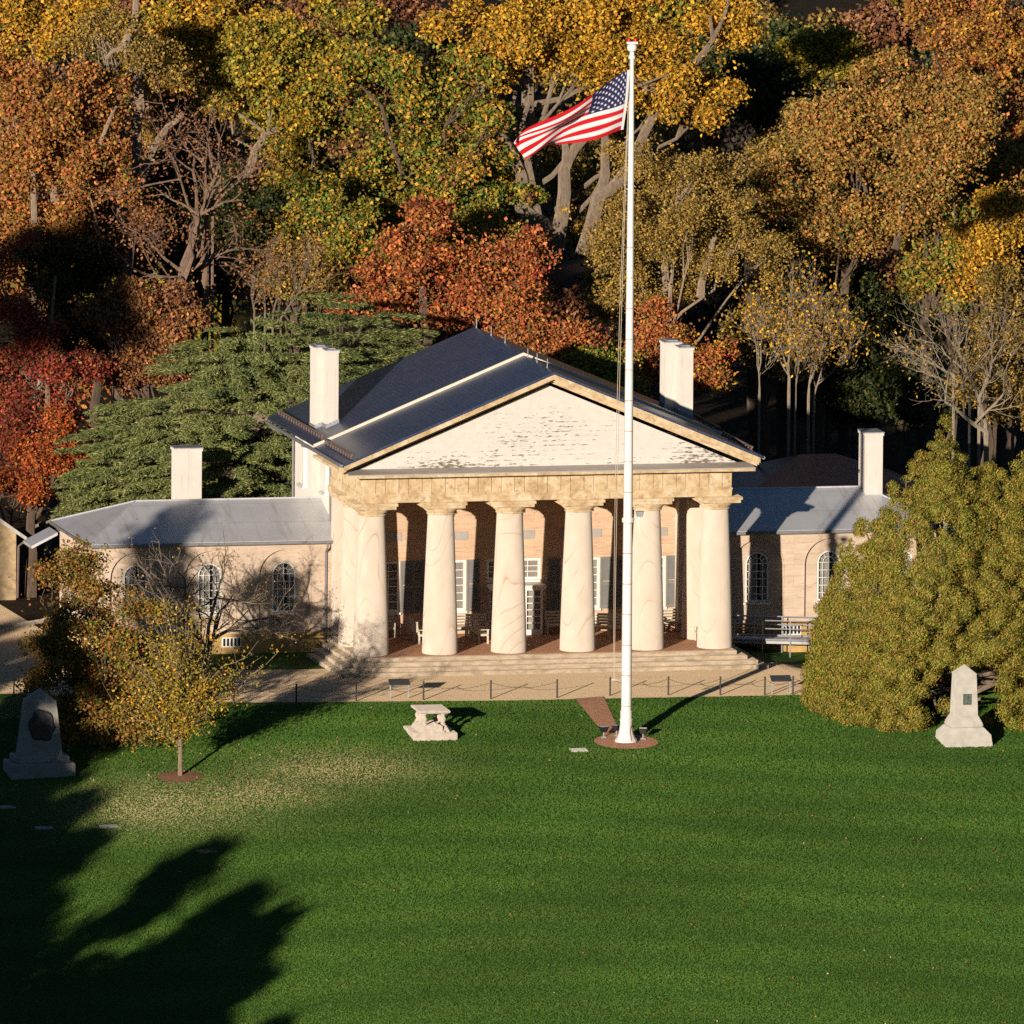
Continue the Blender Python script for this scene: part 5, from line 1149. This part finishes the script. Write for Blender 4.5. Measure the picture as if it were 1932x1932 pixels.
for i, (x, y, t, r_) in enumerate(((418, 1588, 74, 3.4), (498, 1665, 70, 3.4), (550, 1716, 66, 4.0), (522, 1800, 72, 4.5), (540, 1925, 60, 4.5), (390, 1760, 80, 4.6), (300, 1790, 62, 5.0), (300, 1880, 70, 6.0), (150, 1850, 60, 6.5), (420, 2050, 55, 6),
        (172, 1496, 78, 3.6), (188, 1560, 70, 4.2), (160, 1610, 82, 4.5), (120, 1440, 84, 4.0), (120, 1680, 76, 5.5), (70, 1208, 68, 5.0), (15, 1212, 74, 6.0), (110, 1235, 62, 4.5), (60, 1600, 70, 6.0), (30, 1520, 66, 5.5), (60, 1750, 64, 6))):
    shade_tree(ongr(x, y), t, 0, r_, 300+i, 'tall dark evergreen beyond the left edge of the lawn')
for i, (x, y, Y, t, r_) in enumerate(((352, 948, 9.5, 62, 1.7), (80, 1130, lp[1], 72, 6.5), (20, 1180, lp[1]+6, 70, 6.5), (40, 1290, lp[1]-1, 62, 5), (40, 400, 31, 95, 5.0), (-20, 420, 33, 90, 5.5), (95, 440, 32, 98, 4), (-40, 1180, 14, 70, 4.0))):
    shade_tree(onY(x, y, Y), t, .85 if Y > 25 else 0, r_, 340+i, 'tall dark evergreen beyond the left edge of the lawn')
# ---- the far wood: one mass
def far_wood():
    rng = np.random.default_rng(99); Vs, Fs, Cc = [], [], []; off = 0
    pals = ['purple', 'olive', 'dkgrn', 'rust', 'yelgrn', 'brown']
    for Y in (72, 86, 104, 126, 155, 190, 235):
        xL, xR = onY(-120, 400, Y)[0], onY(2060, 400, Y)[0]
        for x in np.arange(xL, xR, 7.5):
            Cx = np.array((x+rng.normal()*1.5, Y+rng.normal()*3, 0)); h = rng.uniform(15, 22); k = 26
            if Y > 150: h *= 1.0
            C = Cx+np.array((0, 0, h*.55)); cs, f, d = clumps_in(C, np.array((5, 4.5, h*.45)), k, rng, -.9)
            V, F, c = foliage(cs, rng.uniform(.9, 1.7, len(cs)), d, PAL[pals[rng.integers(0, len(pals))]], 150, .30, rng); Vs.append(V); Fs.append(F+off); off += len(V); Cc.append(c)
    global LEAVES; LEAVES += off//4
    o = fast_mesh('distant_wood', np.concatenate(Vs), np.concatenate(Fs), M['leaf'], None, np.concatenate(Cc)); tag(o, 'far wooded mass filling the gaps behind the nearer trees', 'wood', kind='stuff')
far_wood()
# ---- grass blades and fallen leaves on the lawn
def lawn_xy(n, rng):
    Y = -10.3-rng.uniform(0, 1, n)*68; cx = CAM[0]+(Y-CAM[1])*math.tan(TH); X = cx+rng.uniform(-31, 31, n)/math.cos(TH)+.5
    A = np.array(pa)[::-1]; B = np.array(pb)[::-1]
    onp = (X > np.interp(Y, A[:,1], A[:,0])-.03) & (X < np.interp(Y, B[:,1], B[:,0])+.03) & (Y > PY)
    m = (Y < edge_y(X)-.10) & (np.hypot(X-PX, Y-PY) > 1.46) & ~onp & (np.hypot(X-yp[0], Y-yp[1]) > 1.05); return X[m], Y[m]
def grass():
    rng = np.random.default_rng(21); X, Y = lawn_xy(760000, rng); n = len(X); Z = gz(X, Y)
    dr = dryness(X, Y)*(rng.uniform(0, 1, n) < .6); P = np.c_[X, Y, Z+.02]
    nn = rng.normal(size=(n, 3))*.27+np.array((-.25, -.6, .62)); L = rng.uniform(.06, .17, n); V, F = kites(P, nn, L, rng.uniform(.025, .055, n), rng, np.tile(np.array((1.0, .12, .0)), (n, 1))+rng.normal(size=(n, 3))*.5)
    band = np.sin(Y*1.3+.25*X+2*np.sin(X*.13))*.5+.5; base = np.array((.054,.126,.016))+(band*rng.uniform(.3, 1, n))[:,None]*np.array((.030,.034,.005))
    c = base*rng.uniform(.86, 1.16, (n, 1))*(1+.16*np.sin(X*.31+np.sin(Y*.5))*np.sin(Y*.23+X*.07))[:,None]; c = c*(1-dr[:,None])+np.array((.42,.36,.17))*dr[:,None]
    o = fast_mesh('grass', V, F, M['leaf'], None, c); tag(o, 'short mown grass blades over the lawn', 'grass', kind='stuff')
grass()
def fallen():
    rng = np.random.default_rng(22); X, Y = lawn_xy(1100, rng); k = 380
    X = np.r_[X, rng.normal(yp[0]+2, 5.0, k)]; Y = np.r_[Y, rng.normal(yp[1]+1, 4.0, k)]; m = (Y < edge_y(X)-.2) & (np.hypot(X-yp[0], Y-yp[1]) > .4); X, Y = X[m], Y[m]; n = len(X)
    P = np.c_[X, Y, gz(X, Y)+.05]; nn = rng.normal(size=(n, 3))*.45+np.array((-.1, -.4, .8)); L = rng.uniform(.05, .135, n)
    V, F = kites(P, nn, L, L*.62, rng); pal = hexc((.48,.28,.12), (.55,.38,.2), (.40,.14,.05), (.5,.2,.06), (.36,.2,.09)); c = pal[rng.integers(0, 5, n)]*rng.uniform(.7, 1.15, (n, 1))
    o = fast_mesh('fallen_leaves', V, F, M['leaf'], None, c); tag(o, 'dry brown and orange leaves scattered over the lawn', 'leaves', kind='stuff')
fallen()
import sys; print('LEAVES', LEAVES, file=sys.stderr)
